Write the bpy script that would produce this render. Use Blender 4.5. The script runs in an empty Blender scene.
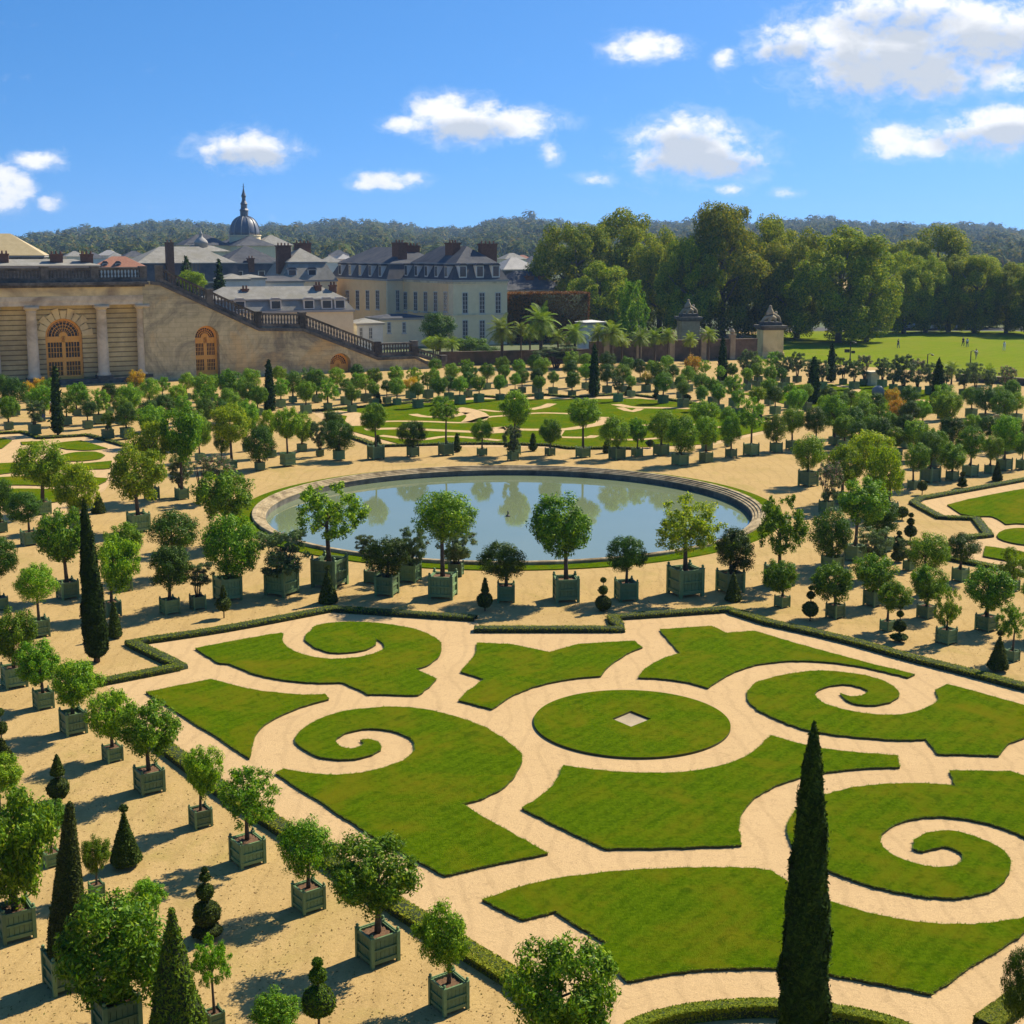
import bpy, bmesh, math, random
import numpy as np
from mathutils import Vector, Matrix
from mathutils.geometry import tessellate_polygon

R = math.radians
sc = bpy.context.scene
COL = sc.collection
RNG = np.random.default_rng(7)
random.seed(7)

# ------------------------------------------------------------------ camera
CF, YH, YP, CH = 1365.0, 248.0, 470.0, 17.0      # focal length in px, horizon row, optical-axis row, eye height in m
TILT = math.atan((YP - YH) / CF)
CT, ST = math.cos(TILT), math.sin(TILT)
cam = bpy.data.cameras.new("camera")
co = bpy.data.objects.new("camera", cam)
COL.objects.link(co)
co.location = (0, 0, CH)
co.rotation_euler = (math.pi / 2 - TILT, 0, 0)
cam.sensor_width = 36
cam.lens = CF / 1024 * 36
cam.shift_y = -(512 - YP) / 1024
cam.clip_start = 0.5
cam.clip_end = 20000
sc.camera = co


def ray(u, v):
    a = (u - 512) / CF
    b = (v - YP) / CF
    return a, CT - b * ST, -ST - b * CT


def G(u, v, z=0.0):
    """measured pixel -> point of the ground plane"""
    dx, dy, dz = ray(u, v)
    k = (z - CH) / dz
    return dx * k, dy * k


def proj(x, y, z=0.0):
    z -= CH
    d = y * CT - z * ST
    return 512 + CF * x / d, YP - CF * (y * ST + z * CT) / d


def scale_at(x, y, z=0.0):
    return CF / (y * CT - (z - CH) * ST)


def zat(x, y, v):
    """height over ground point (x, y) that is seen on row v"""
    dx, dy, dz = ray(512, v)
    return CH + dz / dy * y


def at(u, v, D):
    """point at forward distance D"""
    dx, dy, dz = ray(u, v)
    k = D / dy
    return dx * k, D, CH + dz * k


# ------------------------------------------------------------------ bookkeeping
def put(o, name=None, parent=None, loc=None, rz=None, scale=None):
    COL.objects.link(o)
    if parent is not None:
        o.parent = parent
    if loc is not None:
        o.location = loc
    if rz is not None:
        o.rotation_euler = (0, 0, rz)
    if scale is not None:
        o.scale = scale
    return o


def tag(o, label=None, cat=None, group=None, kind=None):
    if label:
        o["label"] = label
    if cat:
        o["category"] = cat
    if group:
        o["group"] = group
    if kind:
        o["kind"] = kind
    return o


def empty(name, loc, rz=0.0):
    o = bpy.data.objects.new(name, None)
    o.empty_display_size = 0.3
    return put(o, loc=loc, rz=rz)


def inst(name, mesh, parent=None, loc=None, rz=None, scale=None):
    return put(bpy.data.objects.new(name, mesh), parent=parent, loc=loc, rz=rz, scale=scale)


def mesh_np(name, verts, faces, mats, mat_idx=None, smooth=False):
    """verts (n,3), faces (m,k) numpy"""
    me = bpy.data.meshes.new(name)
    verts = np.asarray(verts, np.float32)
    faces = np.asarray(faces, np.int32)
    m, k = faces.shape
    me.vertices.add(len(verts))
    me.vertices.foreach_set("co", verts.ravel())
    me.loops.add(m * k)
    me.loops.foreach_set("vertex_index", faces.ravel())
    me.polygons.add(m)
    me.polygons.foreach_set("loop_start", np.arange(0, m * k, k, dtype=np.int32))
    if mat_idx is not None:
        me.polygons.foreach_set("material_index", np.asarray(mat_idx, np.int32))
    if smooth:
        me.polygons.foreach_set("use_smooth", np.ones(m, bool))
    for mm in (mats if isinstance(mats, (list, tuple)) else [mats]):
        me.materials.append(mm)
    me.update(calc_edges=True)
    return me


class MB:
    """collects boxes, prisms, tubes and lathes; build() links them as ONE mesh object"""

    def __init__(s):
        s.v, s.f, s.mi = [], [], []

    def add(s, vs, fs, mi=0):
        o = len(s.v)
        s.v += [tuple(p) for p in vs]
        s.f += [tuple(i + o for i in f) for f in fs]
        s.mi += [mi] * len(fs)

    def box(s, x0, y0, z0, x1, y1, z1, mi=0):
        vs = [(x0, y0, z0), (x1, y0, z0), (x1, y1, z0), (x0, y1, z0), (x0, y0, z1), (x1, y0, z1), (x1, y1, z1), (x0, y1, z1)]
        s.add(vs, [(0, 3, 2, 1), (4, 5, 6, 7), (0, 1, 5, 4), (1, 2, 6, 5), (2, 3, 7, 6), (3, 0, 4, 7)], mi)

    def frustum(s, x0, y0, x1, y1, z0, z1, i, mi=0):
        vs = [(x0, y0, z0), (x1, y0, z0), (x1, y1, z0), (x0, y1, z0), (x0 + i, y0 + i, z1), (x1 - i, y0 + i, z1), (x1 - i, y1 - i, z1), (x0 + i, y1 - i, z1)]
        s.add(vs, [(0, 3, 2, 1), (4, 5, 6, 7), (0, 1, 5, 4), (1, 2, 6, 5), (2, 3, 7, 6), (3, 0, 4, 7)], mi)

    def lathe(s, prof, cx=0, cy=0, n=12, mi=0, cap=True):
        vs, fs = [], []
        for r, z in prof:
            for k in range(n):
                a = 2 * math.pi * k / n
                vs.append((cx + r * math.cos(a), cy + r * math.sin(a), z))
        for j in range(len(prof) - 1):
            for k in range(n):
                k2 = (k + 1) % n
                fs.append((j * n + k, j * n + k2, (j + 1) * n + k2, (j + 1) * n + k))
        if cap:
            fs.append(tuple(range(n))[::-1])
            fs.append(tuple((len(prof) - 1) * n + k for k in range(n)))
        s.add(vs, fs, mi)

    def tube(s, pts, rad, n=7, mi=0):
        pts = [Vector(p) for p in pts]
        vs, fs = [], []
        for i, p in enumerate(pts):
            d = (pts[min(i + 1, len(pts) - 1)] - pts[max(i - 1, 0)]).normalized()
            a = d.cross(Vector((0.31, 0.95, 0.05))).normalized()
            b = d.cross(a)
            for k in range(n):
                t = 2 * math.pi * k / n
                vs.append(p + (a * math.cos(t) + b * math.sin(t)) * rad[i])
        for j in range(len(pts) - 1):
            for k in range(n):
                k2 = (k + 1) % n
                fs.append((j * n + k, j * n + k2, (j + 1) * n + k2, (j + 1) * n + k))
        fs.append(tuple(range(n))[::-1])
        fs.append(tuple((len(pts) - 1) * n + k for k in range(n)))
        s.add(vs, fs, mi)

    def prism(s, poly, y0, y1, mi=0):
        """polygon in the x-z plane, extruded along y from y0 (front) to y1"""
        n = len(poly)
        vs = [(p[0], y0, p[1]) for p in poly] + [(p[0], y1, p[1]) for p in poly]
        tr = tessellate_polygon([[Vector((p[0], p[1], 0)) for p in poly]])
        fs = [tuple(t) for t in tr] + [tuple(i + n for i in t[::-1]) for t in tr]
        for i in range(n):
            j = (i + 1) % n
            fs.append((i, j, j + n, i + n))
        s.add(vs, fs, mi)

    def slab(s, poly, z0, z1, mi_top=0, mi_side=0):
        """polygon in the x-y plane, raised from z0 to z1"""
        n = len(poly)
        ar = sum(poly[i][0] * poly[(i + 1) % n][1] - poly[(i + 1) % n][0] * poly[i][1] for i in range(n))
        if ar < 0:
            poly = poly[::-1]
        vs = [(p[0], p[1], z1) for p in poly] + [(p[0], p[1], z0) for p in poly]
        tr = tessellate_polygon([[Vector((p[0], p[1], 0)) for p in poly]])
        fs = []
        for t in tr:
            a, b, c = (poly[i] for i in t)
            if (b[0] - a[0]) * (c[1] - a[1]) - (c[0] - a[0]) * (b[1] - a[1]) < 0:
                t = t[::-1]
            fs.append(tuple(t))
        s.add(vs, fs, mi_top)
        if z1 - z0 > 0.01:
            s.add(vs, [(i, i + n, (i + 1) % n + n, (i + 1) % n) for i in range(n)], mi_side)

    def mesh(s, name, mats, smooth=False, fix=True):
        me = bpy.data.meshes.new(name)
        me.from_pydata(s.v, [], s.f)
        for mm in (mats if isinstance(mats, (list, tuple)) else [mats]):
            me.materials.append(mm)
        me.polygons.foreach_set("material_index", s.mi)
        if fix:
            bm = bmesh.new()
            bm.from_mesh(me)
            bmesh.ops.recalc_face_normals(bm, faces=bm.faces)
            bm.to_mesh(me)
            bm.free()
        if smooth:
            me.polygons.foreach_set("use_smooth", [True] * len(me.polygons))
        me.update()
        return me

    def build(s, name, mats, parent=None, smooth=False, loc=None, rz=None, fix=True):
        return inst(name, s.mesh(name, mats, smooth, fix), parent, loc, rz)


# ------------------------------------------------------------------ materials
def new_mat(name):
    m = bpy.data.materials.new(name)
    m.use_nodes = True
    nt = m.node_tree
    return m, nt, nt.nodes["Principled BSDF"]


def noise(nt, scale, detail=4, rough=0.6, vec=None, dist=0.0):
    n = nt.nodes.new("ShaderNodeTexNoise")
    n.inputs["Scale"].default_value = scale
    n.inputs["Detail"].default_value = detail
    n.inputs["Roughness"].default_value = rough
    n.inputs["Distortion"].default_value = dist
    if vec is not None:
        nt.links.new(vec, n.inputs["Vector"])
    return n


def ramp(nt, fac, stops):
    r = nt.nodes.new("ShaderNodeValToRGB")
    e = r.color_ramp.elements
    while len(e) < len(stops):
        e.new(0.5)
    for i, (p, c) in enumerate(stops):
        e[i].position = p
        e[i].color = (*c, 1) if len(c) == 3 else c
    nt.links.new(fac, r.inputs["Fac"])
    return r


def mixc(nt, fac, a, b, mode="MIX"):
    m = nt.nodes.new("ShaderNodeMix")
    m.data_type = "RGBA"
    m.blend_type = mode
    for sock, val in ((m.inputs[0], fac), (m.inputs[6], a), (m.inputs[7], b)):
        if hasattr(val, "is_linked"):
            nt.links.new(val, sock)
        elif isinstance(val, (tuple, list)):
            sock.default_value = (*val, 1) if len(val) == 3 else val
        else:
            sock.default_value = val
    return m.outputs[2]


def bump(nt, bsdf, height, strength=0.4, dist=0.05):
    b = nt.nodes.new("ShaderNodeBump")
    b.inputs["Strength"].default_value = strength
    b.inputs["Distance"].default_value = dist
    nt.links.new(height, b.inputs["Height"])
    nt.links.new(b.outputs["Normal"], bsdf.inputs["Normal"])


def obj_coord(nt):
    return nt.nodes.new("ShaderNodeTexCoord").outputs["Object"]


def mat_noise(name, c1, c2, scale=3.0, rough=0.85, bstr=0.2, bscale=None, c3=None, big=None, spec=0.3):
    m, nt, b = new_mat(name)
    oc = obj_coord(nt)
    n = noise(nt, scale, 6, 0.65, oc)
    col = ramp(nt, n.outputs["Fac"], [(0.3, c1), (0.7, c2)]).outputs["Color"]
    if c3 is not None:
        n2 = noise(nt, big or scale * 0.15, 5, 0.6, oc, 0.5)
        f = ramp(nt, n2.outputs["Fac"], [(0.45, (0, 0, 0)), (0.68, (1, 1, 1))]).outputs["Color"]
        col = mixc(nt, f, col, c3)
    nt.links.new(col, b.inputs["Base Color"])
    b.inputs["Roughness"].default_value = rough
    b.inputs["Specular IOR Level"].default_value = spec
    if bstr:
        nb = noise(nt, bscale or scale * 6, 4, 0.6, oc)
        bump(nt, b, nb.outputs["Fac"], bstr)
    return m


def mat_leaf(name, stops, trans=0.3, rough=0.45, obvar=0.25, tcol=None):
    """leaf colours vary from leaf to leaf and from plant to plant"""
    m, nt, b = new_mat(name)
    ge = nt.nodes.new("ShaderNodeNewGeometry")
    col = ramp(nt, ge.outputs["Random Per Island"], stops).outputs["Color"]
    oi = nt.nodes.new("ShaderNodeObjectInfo")
    hv = nt.nodes.new("ShaderNodeHueSaturation")
    mr = nt.nodes.new("ShaderNodeMapRange")
    mr.inputs[3].default_value = 1 - obvar
    mr.inputs[4].default_value = 1 + obvar
    nt.links.new(oi.outputs["Random"], mr.inputs[0])
    nt.links.new(mr.outputs[0], hv.inputs["Value"])
    mh = nt.nodes.new("ShaderNodeMath")
    mh.operation = "MULTIPLY_ADD"
    mh.inputs[1].default_value = 7.31
    mh.inputs[2].default_value = 0.0
    nt.links.new(oi.outputs["Random"], mh.inputs[0])
    fr = nt.nodes.new("ShaderNodeMath")
    fr.operation = "FRACT"
    nt.links.new(mh.outputs[0], fr.inputs[0])
    m2 = nt.nodes.new("ShaderNodeMapRange")
    m2.inputs[3].default_value = 0.485
    m2.inputs[4].default_value = 0.512
    nt.links.new(fr.outputs[0], m2.inputs[0])
    nt.links.new(m2.outputs[0], hv.inputs["Hue"])
    nt.links.new(col, hv.inputs["Color"])
    nt.links.new(hv.outputs["Color"], b.inputs["Base Color"])
    b.inputs["Roughness"].default_value = rough
    b.inputs["Specular IOR Level"].default_value = 0.12
    if trans > 0:
        t = nt.nodes.new("ShaderNodeBsdfTranslucent")
        g = mixc(nt, 1.0, hv.outputs["Color"], tcol or (1.6, 1.5, 0.5), "MULTIPLY")
        nt.links.new(g, t.inputs["Color"])
        mx = nt.nodes.new("ShaderNodeMixShader")
        mx.inputs[0].default_value = trans
        nt.links.new(b.outputs[0], mx.inputs[1])
        nt.links.new(t.outputs[0], mx.inputs[2])
        nt.links.new(mx.outputs[0], nt.nodes["Material Output"].inputs["Surface"])
    return m


def mat_plain(name, c, rough=0.6, spec=0.3, metal=0.0):
    return mat_noise(name, tuple(x * 0.88 for x in c), tuple(min(1, x * 1.1) for x in c), 6.0, rough, 0.08, 40, spec=spec)


M = {}


def ground_mat(name, c1, c2, c3, fine=14.0, patch=None):
    m, nt, b = new_mat(name)
    oc = obj_coord(nt)
    n = noise(nt, fine, 5, 0.75, oc)
    col = ramp(nt, n.outputs["Fac"], [(0.28, c1), (0.72, c2)]).outputs["Color"]
    n2 = noise(nt, 0.35, 6, 0.62, oc, 0.8)
    f = ramp(nt, n2.outputs["Fac"], [(0.38, (0, 0, 0)), (0.75, (1, 1, 1))]).outputs["Color"]
    col = mixc(nt, f, col, mixc(nt, 0.5, col, c3))
    if patch is not None:
        n3 = noise(nt, 0.16, 6, 0.7, oc, 1.2)
        f3 = ramp(nt, n3.outputs["Fac"], [(0.52, (0, 0, 0)), (0.72, (0.75, 0.75, 0.75))]).outputs["Color"]
        col = mixc(nt, f3, col, patch)
    wv = nt.nodes.new("ShaderNodeTexWave")
    wv.inputs["Scale"].default_value = 0.35
    wv.inputs["Distortion"].default_value = 9.0
    wv.inputs["Detail"].default_value = 4
    wv.inputs["Detail Scale"].default_value = 0.5
    nt.links.new(oc, wv.inputs["Vector"])
    fw_ = ramp(nt, wv.outputs["Fac"], [(0.86, (0, 0, 0)), (0.97, (0.22, 0.22, 0.22))]).outputs["Color"]
    col = mixc(nt, fw_, col, tuple(x * 0.7 for x in c1))
    n8 = noise(nt, 38.0, 3, 0.6, oc)
    f8 = ramp(nt, n8.outputs["Fac"], [(0.62, (0, 0, 0)), (0.72, (0.55, 0.55, 0.55))]).outputs["Color"]
    col = mixc(nt, f8, col, tuple(x * 0.5 for x in c1))
    n5 = noise(nt, 2.3, 5, 0.8, oc, 2.0)
    f5 = ramp(nt, n5.outputs["Fac"], [(0.52, (0, 0, 0)), (0.66, (0.45, 0.45, 0.45))]).outputs["Color"]
    col = mixc(nt, f5, col, tuple(x * 0.62 for x in c1))
    nt.links.new(col, b.inputs["Base Color"])
    b.inputs["Roughness"].default_value = 0.95
    b.inputs["Specular IOR Level"].default_value = 0.05
    n4 = noise(nt, 9.0, 6, 0.8, oc)
    bump(nt, b, n4.outputs["Fac"], 0.55, 0.05)
    return m


M["sand"] = ground_mat("trodden_sand", (0.3910, 0.2592, 0.0978), (0.5185, 0.3570, 0.1530), (0.3400, 0.2253, 0.0850), 12, (0.2975, 0.2338, 0.0638))
M["gravel"] = ground_mat("pale_gravel", (0.4760, 0.3187, 0.1530), (0.5950, 0.4080, 0.2040), (0.4590, 0.3060, 0.1445), 16)
M["farland"] = mat_noise("far_land", (0.06, 0.09, 0.03), (0.12, 0.13, 0.05), 0.02, 0.95, 0)


def grass_mat(name, dark, mid, lite, yell, s=1.0):
    m, nt, b = new_mat(name)
    oc = obj_coord(nt)
    n = noise(nt, 8.0 * s, 7, 0.88, oc)
    col = ramp(nt, n.outputs["Fac"], [(0.36, dark), (0.5, mid), (0.64, lite)]).outputs["Color"]
    n2 = noise(nt, 0.45 * s, 6, 0.65, oc, 0.6)
    f = ramp(nt, n2.outputs["Fac"], [(0.45, (0, 0, 0)), (0.72, (0.85, 0.85, 0.85))]).outputs["Color"]
    col = mixc(nt, f, col, yell)
    n3 = noise(nt, 1.7 * s, 5, 0.7, oc, 1.0)
    f3 = ramp(nt, n3.outputs["Fac"], [(0.50, (0, 0, 0)), (0.66, (0.6, 0.6, 0.6))]).outputs["Color"]
    col = mixc(nt, f3, col, dark)
    wv = nt.nodes.new("ShaderNodeTexWave")
    wv.inputs["Scale"].default_value = 0.62 * s
    wv.inputs["Distortion"].default_value = 1.6
    wv.inputs["Detail"].default_value = 3
    wv.inputs["Detail Scale"].default_value = 0.8
    mp = nt.nodes.new("ShaderNodeMapping")
    mp.inputs["Rotation"].default_value = (0, 0, 0.66)
    nt.links.new(oc, mp.inputs["Vector"])
    nt.links.new(mp.outputs[0], wv.inputs["Vector"])
    fw_ = ramp(nt, wv.outputs["Fac"], [(0.35, (0, 0, 0)), (0.65, (0.22, 0.22, 0.22))]).outputs["Color"]
    col = mixc(nt, fw_, col, lite)
    n7 = noise(nt, 0.23 * s, 5, 0.6, oc, 1.5)
    f7 = ramp(nt, n7.outputs["Fac"], [(0.55, (0, 0, 0)), (0.72, (0.6, 0.6, 0.6))]).outputs["Color"]
    col = mixc(nt, f7, col, (yell[0] * 1.05, yell[1] * 1.0, yell[2]))
    n6 = noise(nt, 3.1 * s, 7, 0.85, oc, 2.5)
    f6 = ramp(nt, n6.outputs["Fac"], [(0.58, (0, 0, 0)), (0.68, (0.5, 0.5, 0.5))]).outputs["Color"]
    col = mixc(nt, f6, col, (yell[0] * 0.85, yell[1] * 0.62, yell[2]))
    nt.links.new(col, b.inputs["Base Color"])
    b.inputs["Roughness"].default_value = 0.9
    b.inputs["Specular IOR Level"].default_value = 0.0
    n4 = noise(nt, 22.0 * s, 5, 0.85, oc)
    bump(nt, b, n4.outputs["Fac"], 0.9, 0.06)
    return m


M["grass"] = grass_mat("lawn_grass", (0.0292, 0.0705, 0.0017), (0.0688, 0.1221, 0.0017), (0.1204, 0.1720, 0.0034), (0.1634, 0.1419, 0.0060))
M["turf_edge"] = mat_noise("turf_edge", (0.04, 0.05, 0.008), (0.10, 0.085, 0.025), 8, 0.95, 0.5, 30)
M["meadow"] = grass_mat("meadow_grass", (0.1092, 0.1554, 0.0067), (0.1470, 0.1974, 0.0118), (0.1806, 0.2226, 0.0185), (0.1974, 0.1974, 0.0252), 0.25)
M["stone"] = mat_noise("weathered_stone", (0.30, 0.235, 0.14), (0.46, 0.36, 0.22), 1.2, 0.9, 0.3, 12, (0.20, 0.155, 0.10), 0.22)
M["stone_light"] = mat_noise("pale_stone", (0.60, 0.51, 0.33), (0.76, 0.65, 0.44), 1.5, 0.9, 0.25, 14, (0.33, 0.26, 0.17), 0.3)
M["stone_dark"] = mat_noise("lichen_dark_stone", (0.07, 0.065, 0.05), (0.20, 0.18, 0.14), 1.8, 0.95, 0.35, 12, (0.05, 0.048, 0.042), 0.4)
M["stone_yellow"] = mat_noise("ochre_limestone", (0.74, 0.58, 0.26), (0.84, 0.68, 0.34), 0.8, 0.9, 0.2, 10, (0.33, 0.24, 0.14), 0.2)
M["coping"] = mat_noise("pond_coping_stone", (0.27, 0.205, 0.115), (0.52, 0.41, 0.25), 3.0, 0.95, 0.4, 10, (0.14, 0.105, 0.06), 0.8, 0.0)
M["soil"] = mat_noise("potting_soil", (0.10, 0.05, 0.025), (0.20, 0.11, 0.055), 14, 0.95, 0.6, 40)
M["bark"] = mat_noise("bark", (0.045, 0.035, 0.022), (0.12, 0.09, 0.06), 10, 0.9, 0.5, 30)
M["bark_pale"] = mat_noise("plane_bark", (0.08, 0.07, 0.05), (0.20, 0.18, 0.13), 1.2, 0.9, 0.5, 6)
M["slate"] = mat_noise("slate", (0.052, 0.055, 0.063), (0.095, 0.099, 0.108), 1.0, 0.8, 0.25, 9, (0.12, 0.115, 0.11), 0.25, 0.1)
M["slate_pale"] = mat_noise("weathered_slate", (0.21, 0.195, 0.165), (0.33, 0.31, 0.265), 1.0, 0.85, 0.2, 9, (0.24, 0.22, 0.17), 0.3, 0.1)
M["zinc"] = mat_noise("zinc_sheet", (0.30, 0.28, 0.25), (0.40, 0.375, 0.34), 0.7, 0.7, 0.1, 6, spec=0.1)
M["brick"] = mat_noise("sooty_brick", (0.10, 0.05, 0.03), (0.20, 0.095, 0.055), 3, 0.9, 0.3, 15)
M["redtile"] = mat_noise("red_clay_tile", (0.26, 0.11, 0.065), (0.37, 0.17, 0.10), 2, 0.9, 0.3, 12)
M["pink"] = mat_noise("pink_ochre_render", (0.82, 0.53, 0.25), (0.90, 0.62, 0.31), 0.7, 0.9, 0.08, 8)
M["ashlar"] = mat_noise("grey_ashlar", (0.72, 0.575, 0.345), (0.82, 0.67, 0.42), 0.9, 0.9, 0.12, 8)
M["whitewall"] = mat_noise("white_render", (0.55, 0.53, 0.48), (0.68, 0.66, 0.61), 0.8, 0.9, 0.05)
M["frame"] = mat_plain("window_frame_paint", (0.50, 0.48, 0.44))
M["glass"] = mat_plain("window_glass", (0.03, 0.035, 0.045), 0.08, 0.6)
M["darkglass"] = mat_plain("dim_door_glass", (0.035, 0.025, 0.018), 0.2, 0.5)
M["doorwood"] = mat_noise("ochre_door_paint", (0.80, 0.38, 0.07), (0.88, 0.45, 0.095), 2, 0.6, 0.1)
M["iron"] = mat_plain("dark_iron", (0.03, 0.03, 0.028), 0.5)
M["dome"] = mat_noise("dome_slate", (0.075, 0.085, 0.11), (0.13, 0.14, 0.17), 0.6, 0.45, 0.1, spec=0.6)
M["asphalt"] = mat_noise("asphalt", (0.045, 0.045, 0.045), (0.065, 0.063, 0.06), 4, 0.9, 0.1)
M["tanroof"] = mat_noise("seamed_copper_roof", (0.40, 0.30, 0.14), (0.50, 0.39, 0.20), 1.0, 0.6, 0.05)
M["rubber"] = mat_plain("tyre_rubber", (0.02, 0.02, 0.02), 0.9)
M["skin"] = mat_plain("skin", (0.45, 0.27, 0.19))
M["hair"] = mat_plain("hair", (0.05, 0.03, 0.02))


def planks_mat():
    m, nt, b = new_mat("green_painted_planks")
    oc = obj_coord(nt)
    n = noise(nt, 5, 5, 0.7, oc)
    col = ramp(nt, n.outputs["Fac"], [(0.3, (0.098, 0.175, 0.060)), (0.7, (0.140, 0.230, 0.085))]).outputs["Color"]
    oi = nt.nodes.new("ShaderNodeObjectInfo")
    hv = nt.nodes.new("ShaderNodeHueSaturation")
    mr = nt.nodes.new("ShaderNodeMapRange")
    mr.inputs[3].default_value = 0.7
    mr.inputs[4].default_value = 1.3
    nt.links.new(oi.outputs["Random"], mr.inputs[0])
    nt.links.new(mr.outputs[0], hv.inputs["Value"])
    nt.links.new(col, hv.inputs["Color"])
    n2 = noise(nt, 2.2, 5, 0.7, oc, 1.0)
    f = ramp(nt, n2.outputs["Fac"], [(0.55, (0, 0, 0)), (0.75, (0.45, 0.45, 0.45))]).outputs["Color"]
    col = mixc(nt, f, hv.outputs["Color"], (0.105, 0.11, 0.055))
    nt.links.new(col, b.inputs["Base Color"])
    b.inputs["Roughness"].default_value = 0.65
    bump(nt, b, n.outputs["Fac"], 0.15, 0.02)
    return m


M["planks"] = planks_mat()

def rustic_mat():
    m, nt, b = new_mat("rusticated_stone")
    oc = obj_coord(nt)
    n = noise(nt, 0.9, 6, 0.7, oc)
    col = ramp(nt, n.outputs["Fac"], [(0.25, (0.48, 0.385, 0.165)), (0.75, (0.72, 0.59, 0.29))]).outputs["Color"]
    sp = nt.nodes.new("ShaderNodeSeparateXYZ")
    nt.links.new(oc, sp.inputs[0])
    mt = nt.nodes.new("ShaderNodeMath")
    mt.operation = "MULTIPLY"
    mt.inputs[1].default_value = 1 / 0.62
    nt.links.new(sp.outputs["Z"], mt.inputs[0])
    fr = nt.nodes.new("ShaderNodeMath")
    fr.operation = "FRACT"
    nt.links.new(mt.outputs[0], fr.inputs[0])
    j = ramp(nt, fr.outputs[0], [(0.0, (0, 0, 0)), (0.17, (0, 0, 0)), (0.24, (1, 1, 1))]).outputs["Color"]
    n2 = noise(nt, 0.22, 5, 0.6, oc, 0.5)
    f = ramp(nt, n2.outputs["Fac"], [(0.45, (0, 0, 0)), (0.68, (0.8, 0.8, 0.8))]).outputs["Color"]
    col = mixc(nt, f, col, (0.30, 0.24, 0.12))
    col = mixc(nt, j, mixc(nt, 0.65, col, (0.05, 0.038, 0.02)), col)
    nt.links.new(col, b.inputs["Base Color"])
    b.inputs["Roughness"].default_value = 0.92
    bump(nt, b, j, 0.8, 0.08)
    return m


M["rustic"] = rustic_mat()

def stain_wall_mat():
    m, nt, b = new_mat("stained_ochre_wall")
    oc = obj_coord(nt)
    n = noise(nt, 1.4, 7, 0.7, oc)
    col = ramp(nt, n.outputs["Fac"], [(0.25, (0.55, 0.45, 0.22)), (0.75, (0.74, 0.62, 0.34))]).outputs["Color"]
    n2 = noise(nt, 0.19, 8, 0.72, oc, 1.4)
    f = ramp(nt, n2.outputs["Fac"], [(0.42, (0, 0, 0)), (0.62, (0.85, 0.85, 0.85))]).outputs["Color"]
    col = mixc(nt, f, col, (0.21, 0.18, 0.115))
    n3 = noise(nt, 0.13, 6, 0.65, oc, 0.6)
    f3 = ramp(nt, n3.outputs["Fac"], [(0.54, (0, 0, 0)), (0.68, (0.7, 0.7, 0.7))]).outputs["Color"]
    col = mixc(nt, f3, col, (0.72, 0.47, 0.17))
    br = nt.nodes.new("ShaderNodeTexBrick")
    br.inputs["Scale"].default_value = 1.0
    br.inputs["Brick Width"].default_value = 1.6
    br.inputs["Row Height"].default_value = 0.62
    br.inputs["Mortar Size"].default_value = 0.02
    br.inputs["Color1"].default_value = (1, 1, 1, 1)
    br.inputs["Color2"].default_value = (0.86, 0.85, 0.83, 1)
    br.inputs["Mortar"].default_value = (0.6, 0.58, 0.55, 1)
    cx = nt.nodes.new("ShaderNodeCombineXYZ")
    sp = nt.nodes.new("ShaderNodeSeparateXYZ")
    nt.links.new(oc, sp.inputs[0])
    nt.links.new(sp.outputs["X"], cx.inputs["X"])
    nt.links.new(sp.outputs["Z"], cx.inputs["Y"])
    nt.links.new(cx.outputs[0], br.inputs["Vector"])
    col = mixc(nt, 0.8, col, br.outputs["Color"], "MULTIPLY")
    nt.links.new(col, b.inputs["Base Color"])
    b.inputs["Roughness"].default_value = 0.92
    bump(nt, b, n.outputs["Fac"], 0.3, 0.08)
    return m


M["stainwall"] = stain_wall_mat()

# leaves
def ls(*c):
    n = len(c)
    return [((i / (n - 1)) if n > 1 else 0, x) for i, x in enumerate(c)]


M["lf_orange"] = mat_leaf("orange_tree_leaf", ls((0.026, 0.080, 0.002), (0.072, 0.175, 0.004), (0.155, 0.30, 0.008), (0.31, 0.42, 0.022)), 0.28, 0.5, 0.35)
M["lf_dark"] = mat_leaf("laurel_leaf", ls((0.014, 0.046, 0.002), (0.042, 0.105, 0.004), (0.11, 0.19, 0.010)), 0.18, 0.5, 0.35)
M["lf_yellow"] = mat_leaf("yellowing_leaf", ls((0.060, 0.125, 0.004), (0.135, 0.235, 0.006), (0.23, 0.335, 0.010), (0.38, 0.42, 0.022)), 0.38, 0.6, 0.2)
M["lf_grey"] = mat_leaf("oleander_leaf", ls((0.045, 0.085, 0.022), (0.095, 0.150, 0.045), (0.19, 0.24, 0.10)), 0.28, 0.6, 0.25, (1.2, 1.3, 0.6))
M["lf_pink"] = mat_leaf("pale_pink_blossom", ls((0.55, 0.24, 0.22), (0.68, 0.38, 0.33)), 0.25, 0.6, 0.15, (1, 0.9, 0.9))
M["lf_autumn"] = mat_leaf("autumn_leaf", ls((0.50, 0.27, 0.01), (0.64, 0.38, 0.018), (0.55, 0.42, 0.03)), 0.3, 0.5, 0.15, (1.2, 1.0, 0.6))
M["lf_gold"] = mat_leaf("golden_leaf", ls((0.45, 0.30, 0.02), (0.58, 0.40, 0.03), (0.25, 0.24, 0.03)), 0.3, 0.5, 0.1, (1.2, 1.1, 0.6))
M["lf_box"] = mat_leaf("clipped_boxwood_leaf", ls((0.0175, 0.0350, 0.0037), (0.0425, 0.0700, 0.0063), (0.0938, 0.1187, 0.0125)), 0.1, 0.75, 0.3)
M["lf_hedge"] = mat_leaf("box_hedge_leaf", ls((0.07, 0.115, 0.004), (0.155, 0.195, 0.007), (0.28, 0.29, 0.015)), 0.2, 0.8, 0.1)
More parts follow.
